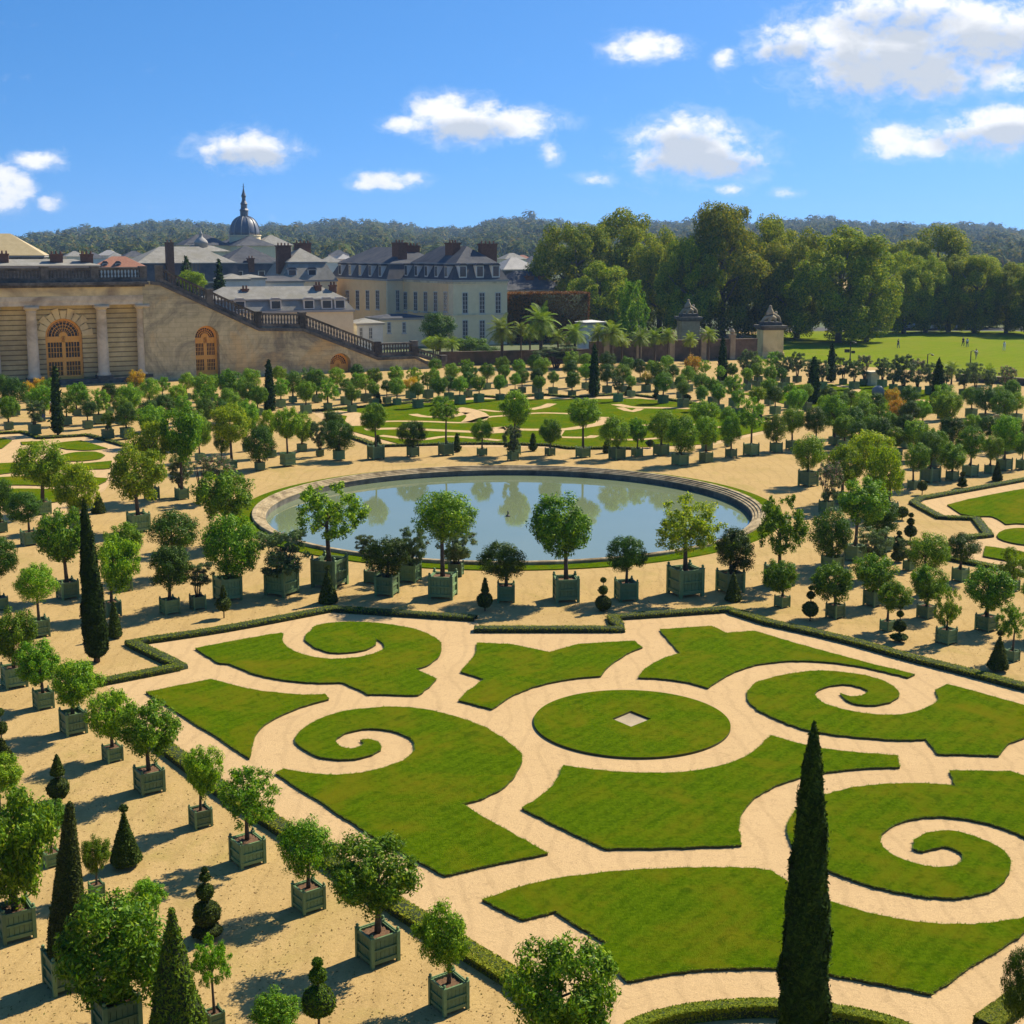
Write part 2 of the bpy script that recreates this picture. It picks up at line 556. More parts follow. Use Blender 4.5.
M["lf_cypress"] = mat_leaf("cypress_leaf", ls((0.0075, 0.0225, 0.0019), (0.0175, 0.0450, 0.0037), (0.0450, 0.0825, 0.0063)), 0.06, 0.9, 0.15)
M["lf_yew"] = mat_leaf("yew_leaf", ls((0.028, 0.045, 0.005), (0.06, 0.080, 0.010), (0.12, 0.13, 0.02)), 0.1, 0.75, 0.2)
M["lf_plane"] = mat_leaf("plane_tree_leaf", ls((0.0480, 0.1000, 0.0024), (0.1280, 0.2040, 0.0032), (0.2560, 0.3120, 0.0064), (0.4320, 0.3840, 0.0144)), 0.28, 0.7, 0.18)
M["lf_rust"] = mat_leaf("rusty_hornbeam_leaf", ls((0.12, 0.055, 0.006), (0.25, 0.12, 0.012), (0.16, 0.12, 0.02)), 0.2, 0.6, 0.1, (1.2, 0.9, 0.5))
M["lf_palm"] = mat_leaf("palm_leaf", ls((0.08, 0.135, 0.006), (0.15, 0.22, 0.010), (0.24, 0.30, 0.025)), 0.25, 0.6, 0.2)
M["lf_forest"] = mat_leaf("far_forest_leaf", ls((0.0144, 0.0378, 0.0036), (0.0405, 0.0765, 0.0054), (0.0990, 0.1215, 0.0090), (0.1710, 0.1350, 0.0126)), 0.2, 0.9, 0.0)
M["lf_clip"] = mat_leaf("bright_clipped_leaf", ls((0.03, 0.07, 0.003), (0.075, 0.13, 0.005), (0.16, 0.215, 0.010)), 0.15, 0.75, 0.1)
M["lf_grass"] = mat_leaf("grass_blade", ls((0.07, 0.13, 0.003), (0.12, 0.19, 0.004), (0.19, 0.24, 0.01)), 0.3, 0.8, 0.0)
M["litter"] = mat_leaf("fallen_leaf", ls((0.12, 0.07, 0.02), (0.22, 0.14, 0.04), (0.10, 0.11, 0.02), (0.34, 0.24, 0.09)), 0.1, 0.8, 0.0)
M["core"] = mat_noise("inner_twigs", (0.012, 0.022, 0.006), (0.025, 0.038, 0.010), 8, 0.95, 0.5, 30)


# ------------------------------------------------------------------ foliage
def quads(P, N, size, aspect=1.0, jitter=0.35, rng=RNG):
    """one small leaf face per point P facing roughly N -> verts, faces"""
    n = len(P)
    N = N + rng.normal(0, jitter, (n, 3))
    N /= np.linalg.norm(N, axis=1, keepdims=True) + 1e-9
    t = rng.normal(0, 1, (n, 3))
    A = np.cross(N, t)
    A /= np.linalg.norm(A, axis=1, keepdims=True) + 1e-9
    B = np.cross(N, A)
    s = (size * rng.uniform(0.6, 1.35, n))[:, None] if np.ndim(size) == 0 else (size * rng.uniform(0.6, 1.35, n))[:, None]
    V = np.stack([P - A * s * aspect, P - B * s * 0.5 - N * s * 0.15, P + A * s * aspect, P + B * s * 0.5 - N * s * 0.15], 1).reshape(-1, 3)
    F = np.arange(4 * n).reshape(n, 4)
    return V, F


def sph(n, rng=RNG):
    d = rng.normal(0, 1, (n, 3))
    return d / np.linalg.norm(d, axis=1, keepdims=True)


def clump_cloud(n_leaf, centers, radii, rng=RNG, shell=0.55):
    """points spread through a set of leaf clumps"""
    w = radii ** 2
    idx = rng.choice(len(centers), n_leaf, p=w / w.sum())
    d = sph(n_leaf, rng)
    r = shell + (1 - shell) * rng.random(n_leaf) ** 0.6
    P = centers[idx] + d * (radii[idx] * r)[:, None]
    return P, d


def crown_mesh(name, kind, seed, n):
    rng = np.random.default_rng(seed)
    mats, mi = None, None
    if kind in ("round", "dark"):
        m = 110
        d = sph(m, rng)
        c = d * (0.40 * rng.random((m, 1)) ** 0.22)
        c[:, 2] *= 0.96
        r = rng.uniform(0.07, 0.125, m)
        P, N = clump_cloud(n, c, r, rng, 0.35)
        o = P / (np.linalg.norm(P, axis=1, keepdims=True) + 1e-6)
        V, F = quads(P, N * 0.7 + o * 0.7, 0.0155, 1.2, 0.5, rng)
        mats = [M["lf_dark"] if kind == "dark" else M["lf_orange"]]
    elif kind in ("loose", "yellow", "wide"):
        m = 105
        d = sph(m, rng)
        ph = rng.uniform(0, 6, 3)
        lump = 1 + 0.09 * np.sin(3 * np.arctan2(d[:, 1], d[:, 0]) + ph[0]) + 0.07 * np.sin(4 * d[:, 2] + ph[1])
        c = d * (0.41 * rng.random((m, 1)) ** 0.25) * lump[:, None]
        c[:, 2] = c[:, 2] * 0.88
        if kind != "wide":
            c[:, :2] *= 1.0 - 0.3 * np.clip(-c[:, 2:3] * 2, 0, 1)
        r = rng.uniform(0.06, 0.125, m)
        P, N = clump_cloud(n, c, r, rng, 0.2)
        o = P / (np.linalg.norm(P, axis=1, keepdims=True) + 1e-6)
        V, F = quads(P, N * 0.8 + o * 0.4 + [0, 0, 0.25], 0.0165, 1.35, 0.6, rng)
        mats = [M["lf_yellow"] if kind == "yellow" else M["lf_orange"]]
    elif kind in ("airy", "airyellow"):
        m = 110
        d = sph(m, rng)
        c = d * (0.45 * rng.random((m, 1)) ** 0.35)
        c[:, 2] = c[:, 2] * 0.9 + 0.06 * (1 - (c[:, 0] ** 2 + c[:, 1] ** 2) / 0.2)
        r = rng.uniform(0.04, 0.10, m)
        P, N = clump_cloud(n, c, r, rng, 0.05)
        V, F = quads(P, N + [0, 0, 0.3], 0.0165, 1.4, 0.8, rng)
        mats = [M["lf_yellow"] if kind == "airyellow" else M["lf_orange"]]
    elif kind in ("grey", "pink"):
        m = 90
        a = rng.uniform(0, 2 * np.pi, m)
        z = rng.uniform(-0.45, 0.45, m)
        rr = (0.24 + 0.22 * np.clip((z + 0.45) / 0.6, 0, 1)) * np.sqrt(rng.random(m))
        rr *= np.where(z > 0.2, 0.75, 1)
        c = np.stack([rr * np.cos(a), rr * np.sin(a), z], 1)
        r = rng.uniform(0.05, 0.11, m)
        P, N = clump_cloud(n, c, r, rng, 0.1)
        V, F = quads(P, N + [0, 0, 0.2], 0.018, 1.7, 0.7, rng)
        mats = [M["lf_grey"], M["lf_pink"]]
        mi = ((rng.random(n) < (0.20 if kind == "pink" else 0.008)) & (P[:, 2] > -0.25)).astype(int)
    elif kind in ("autumn", "gold"):
        m = 60
        d = sph(m, rng)
        c = d * rng.uniform(0.2, 0.38, (m, 1))
        r = rng.uniform(0.09, 0.14, m)
        P, N = clump_cloud(n, c, r, rng, 0.3)
        V, F = quads(P, N, 0.022, 1.1, 0.5, rng)
        mats = [M["lf_autumn"] if kind == "autumn" else M["lf_gold"], M["lf_orange"]]
        mi = ((P[:, 2] + rng.normal(0, 0.09, n) < (-0.14 if kind == "autumn" else 0.02)) | (rng.random(n) < 0.12)).astype(int)
    V = unit_box(V)
    return mesh_np(name, V, F, mats, mi)


def unit_box(V):
    """scale a crown so that its leaves just fill a unit box"""
    lo, hi = np.percentile(V, 1.0, axis=0), np.percentile(V, 99.0, axis=0)
    V = V - (lo + hi) / 2
    wxy = max(hi[0] - lo[0], hi[1] - lo[1])
    V[:, :2] *= 0.98 / wxy
    V[:, 2] *= 0.98 / (hi[2] - lo[2])
    return V


CROWN = {}
LEAVES = dict(round=13000, dark=13000, loose=12500, wide=12500, yellow=10500, airy=8000, airyellow=7500, grey=8000, pink=8000, autumn=5000, gold=5000)
for k, n in LEAVES.items():
    CROWN[k] = [crown_mesh("crown", k, 100 + 17 * i + 7 * len(k) + ord(k[0]), n) for i in range(7 if k in ("round", "dark", "loose") else 4)]


def trunk_mesh(seed, forks=5):
    """height 1 = crown centre, width 1 = crown width"""
    rng = random.Random(seed)
    mb = MB()
    r = 0.036
    dx, dy = rng.uniform(-0.03, 0.03), rng.uniform(-0.03, 0.03)
    mb.tube([(0, 0, -0.05), (dx * 0.5, dy * 0.5, 0.3), (dx, dy, 0.6), (dx * 1.1, dy, 0.8), (dx, dy, 1.1)],
            [r * 1.3, r, r * 0.85, r * 0.7, r * 0.25], 7)
    for k in range(forks):
        a = 2 * math.pi * (k + rng.uniform(-0.3, 0.3)) / forks
        z = 0.68 + 0.2 * rng.random()
        l = rng.uniform(0.24, 0.36)
        mb.tube([(dx, dy, z), (dx + l * 0.4 * math.cos(a), dy + l * 0.4 * math.sin(a), z + 0.14), (dx + l * math.cos(a), dy + l * math.sin(a), z + 0.3)],
                [r * 0.5, r * 0.36, r * 0.12], 5)
    return mb.mesh("trunk", M["bark"], True)


TRUNK = [trunk_mesh(s) for s in range(4)]


def shrub_stem_mesh(seed):
    rng = random.Random(seed)
    mb = MB()
    for k in range(7):
        a = 2 * math.pi * k / 7 + rng.uniform(-0.3, 0.3)
        l = rng.uniform(0.15, 0.34)
        mb.tube([(0.04 * math.cos(a), 0.04 * math.sin(a), -0.05), (l * 0.5 * math.cos(a), l * 0.5 * math.sin(a), 0.55), (l * math.cos(a), l * math.sin(a), 1.25)],
                [0.02, 0.015, 0.006], 5)
    return mb.mesh("stem", M["bark"], True)


STEM = [shrub_stem_mesh(s) for s in range(2)]


# planter box of side 1, height 0.98
def box_mesh():
    mb = MB()
    h0, h1 = 0.13, 0.93
    t = 0.05
    s = 0.44
    for sx, sy, hor in ((0, -1, 1), (0, 1, 1), (-1, 0, 0), (1, 0, 0)):
        n = 6
        for k in range(n):                       # vertical planks with open joints
            a0 = -s + 2 * s * k / n + 0.006
            a1 = -s + 2 * s * (k + 1) / n - 0.006
            o = s - 0.012 - t
            if hor:
                y0, y1 = sorted((sy * o, sy * (o + t)))
                mb.box(a0, y0, h0, a1, y1, h1)
            else:
                x0, x1 = sorted((sx * o, sx * (o + t)))
                mb.box(x0, a0, h0, x1, a1, h1)
        for z0, z1 in ((h0 - 0.02, h0 + 0.10), (0.50, 0.57), (h1 - 0.09, h1 + 0.025)):
            o0, o1 = s - 0.01, s + 0.035
            if hor:
                y0, y1 = sorted((sy * o0, sy * o1))
                mb.box(-s + 0.03, y0, z0, s - 0.03, y1, z1)
            else:
                x0, x1 = sorted((sx * o0, sx * o1))
                mb.box(x0, -s + 0.03, z0, x1, s - 0.03, z1)
    o = s - 0.012 - t
    mb.box(-o + 0.012, -o + 0.012, h0 + 0.01, o - 0.012, o - 0.012, 0.80)
    return mb.mesh("planter_box", M["planks"])


def post_mesh():
    mb = MB()
    mb.box(-0.055, -0.055, 0, 0.055, 0.055, 0.985)
    mb.frustum(-0.07, -0.07, 0.07, 0.07, 0.985, 1.01, 0.02)
    mb.lathe([(0.02, 1.01), (0.045, 1.03), (0.055, 1.065), (0.04, 1.10), (0.012, 1.12)], n=8)
    return mb.mesh("corner_post", M["planks"])


BOX, POST = box_mesh(), post_mesh()
_sb = MB()
_n = 10
for _i in range(_n):
    for _j in range(_n):
        pass
_gv = [(-0.39 + 0.78 * i / _n, -0.39 + 0.78 * j / _n, 0.845 + 0.025 * math.sin(i * 2.3) * math.cos(j * 1.9) - 0.02 * (abs(i - 5) + abs(j - 5)) / 10) for j in range(_n + 1) for i in range(_n + 1)]
_sb.add(_gv, [(j * (_n + 1) + i, j * (_n + 1) + i + 1, (j + 1) * (_n + 1) + i + 1, (j + 1) * (_n + 1) + i) for j in range(_n) for i in range(_n)])
SOIL = _sb.mesh("soil", M["soil"], True)

THETA = R(36)           # garden grid
POND = (-0.2, 88.8)
POND_R = 16.75

LOOK = dict(round="round green tree", dark="dark round laurel", loose="loose leafy tree", wide="wide spreading tree",
            yellow="yellow-green leafy tree", airy="airy thin-crowned tree", airyellow="airy yellowing tree", grey="grey-green oleander",
            pink="pink-flowering oleander", autumn="orange-yellow shrub", gold="golden-topped shrub")
N_TREE = 0


def potted(u, vb, bw, uc, vc, cw, ch, kind, label, group, near, ring=False):
    """a tree in its square box: box foot at pixel (u, vb), box bw wide, crown centred at (uc, vc) and cw x ch across"""
    global N_TREE
    i = N_TREE
    N_TREE += 1
    x, y = G(u, vb)
    s = scale_at(x, y)
    side = bw / s / (1.06 if ring else 1.27)
    k = side * 0.5 / math.hypot(x, y)
    x, y = x * (1 + k), y * (1 + k)                # the foot seen is the near edge
    rz = math.atan2(y - POND[1], x - POND[0]) + math.pi / 2 if ring else THETA
    rz += random.uniform(-0.05, 0.05)
    zc = max(zat(x, y, vc), side * 1.0 + 0.12)
    sc_ = scale_at(x, y, zc)
    wx = cw / sc_ * (0.95 if near else 1.0)
    wz = max(ch / sc_ * (0.94 if near else 1.02), 0.3)
    x2 = (uc - 512) / CF * (y * CT - (zc - CH) * ST)
    name = "potted_oleander" if kind in ("grey", "pink") else "potted_shrub" if kind in ("autumn", "gold") else "potted_tree"
    t = empty(name, (x, y, 0), rz)
    tag(t, label, "potted plant" if name != "potted_tree" else "potted tree", group)
    b = inst("planter_box", BOX, t, scale=(side, side, side * random.uniform(0.92, 1.06)))
    if near:
        for sx in (-1, 1):
            for sy in (-1, 1):
                inst("corner_post", POST, b, loc=(0.44 * sx, 0.44 * sy, 0))
    inst("soil", SOIL, t, scale=(side, side, side))
    cr, sr = math.cos(-rz), math.sin(-rz)
    ox = x2 - x
    lx, ly = ox * cr, ox * sr
    base = side * 0.83
    stem = kind in ("grey", "pink", "autumn", "gold")
    tm = (STEM if stem else TRUNK)[i % (2 if stem else 4)]
    th = max(zc - base, 0.15)
    inst("stem" if stem else "trunk", tm, t, loc=(0, 0, base), rz=random.uniform(0, 6), scale=(wx, wx, th))
    cm = CROWN[kind]
    c = inst("crown", cm[i % len(cm)], t, loc=(lx, ly, zc), rz=random.uniform(0, 6.28), scale=(wx, wx, wz))
    return t
# ------------------------------------------------------------------ ground, lawns, hedges
def smooth_poly(pts, closed=True, sub=6):
    """pixel outline (x, y[, 1 = corner]) -> Catmull-Rom through the soft points"""
    n = len(pts)
    P = [Vector((p[0], p[1])) for p in pts]
    C = [len(p) > 2 for p in pts]
    out = []
    rng = range(n if closed else n - 1)
    for i in rng:
        j = (i + 1) % n
        p1, p2 = P[i], P[j]
        h = (i - 1) % n if closed else max(i - 1, 0)
        k = (j + 1) % n if closed else min(j + 1, n - 1)
        p0 = p1 - (p2 - p1) if C[i] else P[h]
        p3 = p2 + (p2 - p1) if C[j] else P[k]
        d = (p2 - p1).length
        m = max(1, min(sub, int(d / 4)))
        for q in range(m):
            t = q / m
            a = 0.5 * ((2 * p1) + (p2 - p0) * t + (2 * p0 - 5 * p1 + 4 * p2 - p3) * t * t + (3 * p1 - p0 - 3 * p2 + p3) * t ** 3)
            out.append((a.x, a.y))
    if not closed:
        out.append((P[-1].x, P[-1].y))
    return out


def ground_poly(pts, closed=True, sub=6):
    return [G(*p) for p in smooth_poly(pts, closed, sub)]


def sheet(name, poly, z, mat, kind="structure"):
    mb = MB()
    mb.slab(poly, z - 0.001, z)
    o = mb.build(name, mat, fix=False)
    return tag(o, kind=kind)


# one sheet out to the horizon with the basin cut out
gq = [(-5000, -300), (5000, -300), (5000, 9000), (-5000, 9000)]
hole = [(POND[0] + (POND_R - 0.1) * math.cos(2 * math.pi * k / 96), POND[1] + (POND_R - 0.1) * math.sin(2 * math.pi * k / 96)) for k in range(96)]
gv = gq + hole
tri = tessellate_polygon([[Vector((p[0], p[1], 0)) for p in gq], [Vector((p[0], p[1], 0)) for p in hole]])
fs_ = []
for t in tri:
    a_, b_, c_ = (gv[i] for i in t)
    fs_.append(tuple(t) if (b_[0] - a_[0]) * (c_[1] - a_[1]) - (c_[0] - a_[0]) * (b_[1] - a_[1]) > 0 else tuple(t[::-1]))
g = MB()
g.add([(p[0], p[1], 0) for p in gv], fs_)
tag(g.build("ground", M["sand"], fix=False), kind="structure")
# planted ground behind the garden and under the town
sheet("earth_bank", [(-400, 232), (-60, 225), (-22, 222), (0, 200.5), (25, 207.5), (40, 214), (46, 283), (400, 283), (700, 560), (-700, 560)], 0.003, M["farland"])


def lawn(pts, z=0.09, closed=True):
    mb = MB()
    poly = ground_poly(pts)
    # slightly ragged turf edge
    rr = random.Random(len(pts))
    poly = [(x + rr.uniform(-0.03, 0.03), y + rr.uniform(-0.03, 0.03)) for x, y in poly]
    mb.slab(poly, 0.0, z, 0, 1)
    if min(p[1] for p in poly) < 75:            # tufts leaning over the cut edge
        n = len(poly)
        for i in range(n):
            a, b = poly[i], poly[(i + 1) % n]
            d = math.hypot(b[0] - a[0], b[1] - a[1])
            for _ in range(int(d * 55)):
                t = rr.random()
                x, y = a[0] + (b[0] - a[0]) * t, a[1] + (b[1] - a[1]) * t
                q = rr.uniform(0, 6.28)
                l, w_ = rr.uniform(0.03, 0.085), rr.uniform(0.008, 0.018)
                cx, cy = math.cos(q), math.sin(q)
                zt = z + rr.uniform(-0.02, 0.03)
                mb.add([(x - cy * w_, y + cx * w_, z - 0.01), (x + cy * w_, y - cx * w_, z - 0.01), (x + cx * l + cy * w_ * 0.3, y + cy * l - cx * w_ * 0.3, zt), (x + cx * l - cy * w_ * 0.3, y + cy * l + cx * w_ * 0.3, zt)], [(0, 1, 2, 3)], 2)
    o = mb.build("lawn", [M["grass"], M["turf_edge"], M["lf_grass"]], fix=False)
    return tag(o, kind="structure")


near_area = [(104, 684), (181, 669), (131, 645), (225, 631), (331, 611), (476, 620), (482, 631), (621, 631), (614, 620), (727, 611), (768, 624), (843, 641),
             (908, 659), (975, 676), (1024, 689), (1120, 714), (1180, 800), (1090, 1000), (1000, 1045), (893, 1020), (825, 1005), (768, 1000), (712, 1003), (672, 1009), (640, 1018), (600, 1050),
             (560, 1020), (515, 983), (470, 955), (390, 905), (283, 832), (225, 795), (155, 742)]
sheet("gravel_path", [G(*p) for p in near_area], 0.006, M["gravel"])

LAWNS = [
    [(146, 694, 1), (211, 681, 1), (256, 692), (303, 696.5), (325, 696, 1), (328, 701, 1), (301, 709), (276, 720), (261, 730), (254, 741), (252, 750), (250, 760, 1)],
    [(195, 650, 1), (256, 638.5), (281, 634.5, 1), (284, 635.5, 1), (282, 641), (288, 649), (303, 656), (328, 660.5), (356, 659), (376, 654.5), (385, 649), (383.5, 644.5), (376, 640, 1),
     (375.5, 642.5, 1), (376, 646), (366, 651), (351, 654), (331, 654), (315, 649), (305.5, 641), (306, 636), (313, 631, 1), (312, 629.5, 1), (321, 626), (336, 624), (356, 623.5), (376, 624.5),
     (396, 627), (416, 631), (431, 637), (441, 644.5), (442, 651), (437, 660), (426, 667.5), (416, 671, 1), (437, 681, 1), (428.5, 689), (418.5, 697, 1), (396, 696.5), (368.5, 696, 1),
     (343.5, 684, 1), (318, 684.5), (286, 682), (256, 676), (230, 665.5, 1), (219, 665, 1)],
    [(275, 775, 1), (283.5, 771, 1), (301, 774.5), (331, 777), (361, 775), (386, 769), (406, 761), (415, 752.5), (415, 746), (406, 737.5), (391, 732.5), (371, 730.5), (353.5, 732.5), (341, 737.5),
     (335.5, 743.5), (340, 748.5), (351, 750.5), (361, 748), (365, 745), (361, 742, 1), (368.5, 741), (378.5, 744), (382, 749), (376, 754.5), (363.5, 759.5), (343.5, 761.5), (321, 759), (306, 752.5),
     (296, 744), (298.5, 735), (313.5, 724), (338.5, 714.5), (368.5, 710), (401, 709), (431, 712.5), (456, 719), (481, 727.5), (501, 739), (513, 748), (521, 756), (521.5, 763), (517, 774),
     (510, 784), (496, 794), (481, 801), (461, 806, 1), (504, 831), (548, 856, 1), (512, 863), (481, 869.5), (445, 878, 1), (410, 858.5), (376, 840), (325, 807)],
    [(476.5, 644.5, 1), (512, 646, 1), (549.5, 654, 1), (579.5, 645.5, 1), (634.5, 642.5, 1), (642, 649, 1), (629.5, 654), (612, 665), (601, 677.5, 1), (574.5, 680), (549.5, 684.5), (527, 691), (508, 700),
     (492, 711, 1), (458.5, 702, 1), (468.5, 692.5), (484, 681, 1), (460.5, 673, 1), (471, 662.5), (477, 652.5)],
    [(659.5, 631, 1), (712, 627.5, 1), (726, 634.5, 1), (754.5, 632.5, 1), (793, 644), (830.5, 654.5), (873, 666), (914, 676, 1), (908, 679, 1), (880.5, 672.5), (850.5, 666.5), (818, 663), (793, 662.5),
     (768, 664.5), (747, 669), (727, 677.5), (708, 689.5, 1), (687, 684), (662, 680.5), (639, 679.5, 1), (644.5, 671), (662, 660.5), (680, 655, 1)],
    [(840.5, 695, 1), (850.5, 698), (863, 697.5), (869, 694), (860.5, 689), (843, 686), (823, 689.5), (814, 696), (822, 704), (840.5, 710.5), (863, 715), (888, 717), (910.5, 715), (928, 709), (938, 701),
     (935, 692.5, 1), (947, 686, 1), (980.5, 695), (1024, 707.5), (1062, 722, 1), (1024, 740), (1008, 746), (998, 757.5, 1), (968, 756.5), (938, 756, 1), (925.5, 741, 1), (903, 742), (868, 740),
     (823, 735), (793, 727.5), (768, 717), (754.5, 709), (747, 697), (754, 686), (768, 680.5), (793, 675), (818, 672.5), (843, 674), (868, 678), (888, 685), (899, 695), (893, 702.5), (875.5, 707), (858, 706), (846, 702)],
    [(563, 767.5, 1), (587, 771), (624.5, 774.5), (662, 775), (697, 772.5), (727, 766), (752, 755), (765, 743), (772, 737.5, 1), (793, 744), (825.5, 751), (868, 755.5), (898, 757.5, 1), (900.5, 769, 1),
     (863, 770.5), (825.5, 774.5), (798, 780), (768, 791.5), (749.5, 805.5), (739, 824), (742, 847.5, 1), (672, 850), (607, 851, 1), (563, 831), (522, 810, 1), (540, 799), (555, 785)],
    [(788, 831), (793, 816), (806, 805), (825.5, 797), (855.5, 789.5), (893, 786), (930.5, 786), (955.5, 788, 1), (949, 773, 1), (1010.5, 773.5, 1), (1060, 790, 1), (1075, 815, 1), (1040, 847, 1), (1024, 839),
     (1008, 832), (980.5, 824), (943, 819), (913, 821), (890.5, 829), (880, 841), (888, 854), (908, 864), (933, 869.5), (955.5, 868), (964, 860.5), (958, 853), (943, 849), (923, 854, 1), (913, 850.5),
     (913, 843), (928, 835.5), (953, 833.5), (983, 842), (1003, 853), (1010.5, 867), (1004, 883), (988, 894), (960.5, 900), (923, 898.5), (880.5, 890.5), (848, 880.5), (822, 869), (795, 850)],
    [(482, 902, 1), (539, 884.5), (587, 877), (637, 872.5), (687, 870.5), (737, 870.5), (768, 873), (783, 880.5, 1), (800, 892), (827, 903), (868, 915.5), (908, 923.5), (948, 927), (985.5, 926), (1024, 920.5),
     (1052, 914, 1), (1024, 935.5), (980, 964), (930.5, 997, 1), (888, 988), (828, 977), (768, 971), (712, 972), (672, 975.5), (627, 984, 1), (597, 950, 1), (608, 946, 1), (554.5, 914, 1), (522, 922.5, 1)],
]
for L in LAWNS:
    lawn(L)
# round lawn with a stone slab in its middle
cx, cy = G(631.5, 723.5)
rad = (G(729.5, 724)[0] - G(533.5, 724)[0]) / 2
sq = [G(612, 721), G(631, 713), G(651, 721), G(631, 729)]
ring_o = [(cx + rad * math.cos(2 * math.pi * k / 96), cy + rad * math.sin(2 * math.pi * k / 96)) for k in range(96)]
mb = MB()
al_ = ring_o + sq
tri = tessellate_polygon([[Vector((p[0], p[1], 0)) for p in ring_o], [Vector((p[0], p[1], 0)) for p in sq]])
fs_ = []
for t in tri:
    a_, b_, c_ = (al_[i] for i in t)
    fs_.append(tuple(t) if (b_[0] - a_[0]) * (c_[1] - a_[1]) - (c_[0] - a_[0]) * (b_[1] - a_[1]) > 0 else tuple(t[::-1]))
mb.add([(p[0], p[1], 0.09) for p in al_], fs_, 0)
mb.add([(p[0], p[1], z) for z in (0.09, 0.0) for p in ring_o], [(i, i + 96, (i + 1) % 96 + 96, (i + 1) % 96) for i in range(96)], 1)
mb.add([(p[0], p[1], z) for z in (0.09, 0.0) for p in sq], [(i, (i + 1) % 4, (i + 1) % 4 + 4, i + 4) for i in range(4)], 1)
tag(mb.build("lawn", [M["grass"], M["turf_edge"]], fix=False), kind="structure")
mb = MB()
mb.slab(sq, 0.0, 0.014)
tag(mb.build("stone_slab", M["stone"], fix=False), "square pale stone slab sunk in the middle of the round lawn", "stone slab")

# compartments left, right and far
tag(sheet("gravel_path", [G(*p) for p in [(-60, 438), (23, 434), (40, 440), (88, 437), (125, 447), (118, 470), (105, 490), (60, 520), (-60, 520)]], 0.006, M["gravel"]), kind="structure")
for L in [
    [(50, 446, 1), (62, 443), (81, 441, 1), (107.5, 449, 1), (87, 451), (67, 450, 1)],
    [(60, 456, 1), (75, 453), (95, 452.5), (105, 456), (100, 459.5), (84, 461.5), (60, 462, 1)],
    [(21, 442.5, 1), (42.5, 442), (43, 444.5, 1), (22, 445.5, 1)],
    [(-40, 440, 1), (0, 439), (12, 441, 1), (2, 449, 1), (-40, 452, 1)],
    [(-40, 466, 1), (0, 464), (60, 461.5), (60, 466), (112, 461.5, 1), (110, 469), (70, 470), (30, 471.5), (0, 475), (-40, 480, 1)],
    [(-40, 482, 1), (0, 478), (60, 476), (107, 479, 1), (100, 485), (50, 486), (0, 486), (-40, 490, 1)],
    [(-40, 495, 1), (0, 490), (55, 490), (80, 493), (60, 502), (20, 505), (-40, 508, 1)],
]:
    lawn(L, 0.08)
sheet("gravel_path", [G(*p) for p in [(920, 500), (1024, 480.5), (1090, 490), (1090, 590), (1024, 576), (947, 560), (966, 540), (989, 537), (976, 520), (940, 519)]], 0.006, M["gravel"])
for L in [
    [(947, 506, 1), (975, 499), (1024, 490), (1075, 484, 1), (1075, 530, 1), (1024, 525), (1005.5, 525.5, 1), (993, 518), (975, 517.5), (960.5, 515, 1)],
    [(997, 537), (1005, 531), (1024, 529.5), (1060, 533), (1075, 541), (1060, 549), (1024, 546), (1004, 542)],
    [(985.5, 547.5, 1), (1010, 551), (1040, 557), (1075, 566, 1), (1070, 578, 1), (1024, 565.5), (983, 557.5, 1)],
]:
    lawn(L, 0.10)
far_area = [(310, 411), (350, 408), (480, 396.5), (560, 397), (640, 396.5), (705, 402), (790, 428), (700, 448), (620, 451), (520, 447), (400, 447), (340, 432)]
sheet("gravel_path", [G(*p) for p in far_area], 0.006, M["gravel"])
lawn([(322, 412, 1), (400, 405), (480, 399.5, 1), (560, 399.5, 1), (640, 399, 1), (700, 404.5, 1), (782, 427, 1), (700, 445, 1), (620, 448.5, 1), (520, 445, 1), (400, 444.5, 1), (346, 430, 1)], 0.05)
PATHS = [
    ([(330, 412), (360, 416), (358, 421), (365, 426)], 7), ([(365, 426), (385, 422), (425, 422), (465, 423), (485, 418), (500, 416.5), (540, 413.5), (575, 414.5)], 2.6),
    ([(454, 408.5), (469, 411.5), (478, 416.5), (472, 423)], 6), ([(413, 414.5), (424, 417), (450, 417), (466, 413)], 3), ([(480, 410), (500, 412), (512, 409)], 2.4),
    ([(365, 430), (395, 429), (420, 430), (500, 433), (498, 428), (520, 430), (560, 430), (579, 428), (602, 423.5), (605, 417.5)], 4.5),
    ([(560, 431), (556, 437), (590, 438), (595, 436)], 3.0), ([(616, 404.7), (632, 407.6), (657, 408.2), (690, 409), (720, 411)], 3.2), ([(620, 408), (632, 412), (640, 409)], 2.0),
    ([(380, 436), (420, 440), (450, 437), (500, 441)], 3), ([(640, 426), (680, 424), (720, 428)], 3), ([(605, 440), (640, 440), (690, 436)], 3), ([(530, 410), (545, 407), (552, 404)], 3),
]
for pts, wpx in PATHS:
    c = ground_poly([p for p in pts], False, 8)
    wm = wpx * c[0][1] ** 2 / (CF * CH) * 0.5
    wm = min(max(wm * 0.42, 0.45), 1.5)
    Lf, Rt = [], []
    for i, p in enumerate(c):
        a, b = c[max(i - 1, 0)], c[min(i + 1, len(c) - 1)]
        d = Vector((b[0] - a[0], b[1] - a[1])).normalized()
        Lf.append((p[0] - d.y * wm, p[1] + d.x * wm))
        Rt.append((p[0] + d.y * wm, p[1] - d.x * wm))
    mb = MB()
    n = len(c)
    mb.add([(x, y, 0.056) for x, y in Lf] + [(x, y, 0.056) for x, y in Rt], [(i, i + n, i + n + 1, i + 1) for i in range(n - 1)])
    tag(mb.build("gravel_path", M["gravel"]), kind="structure")
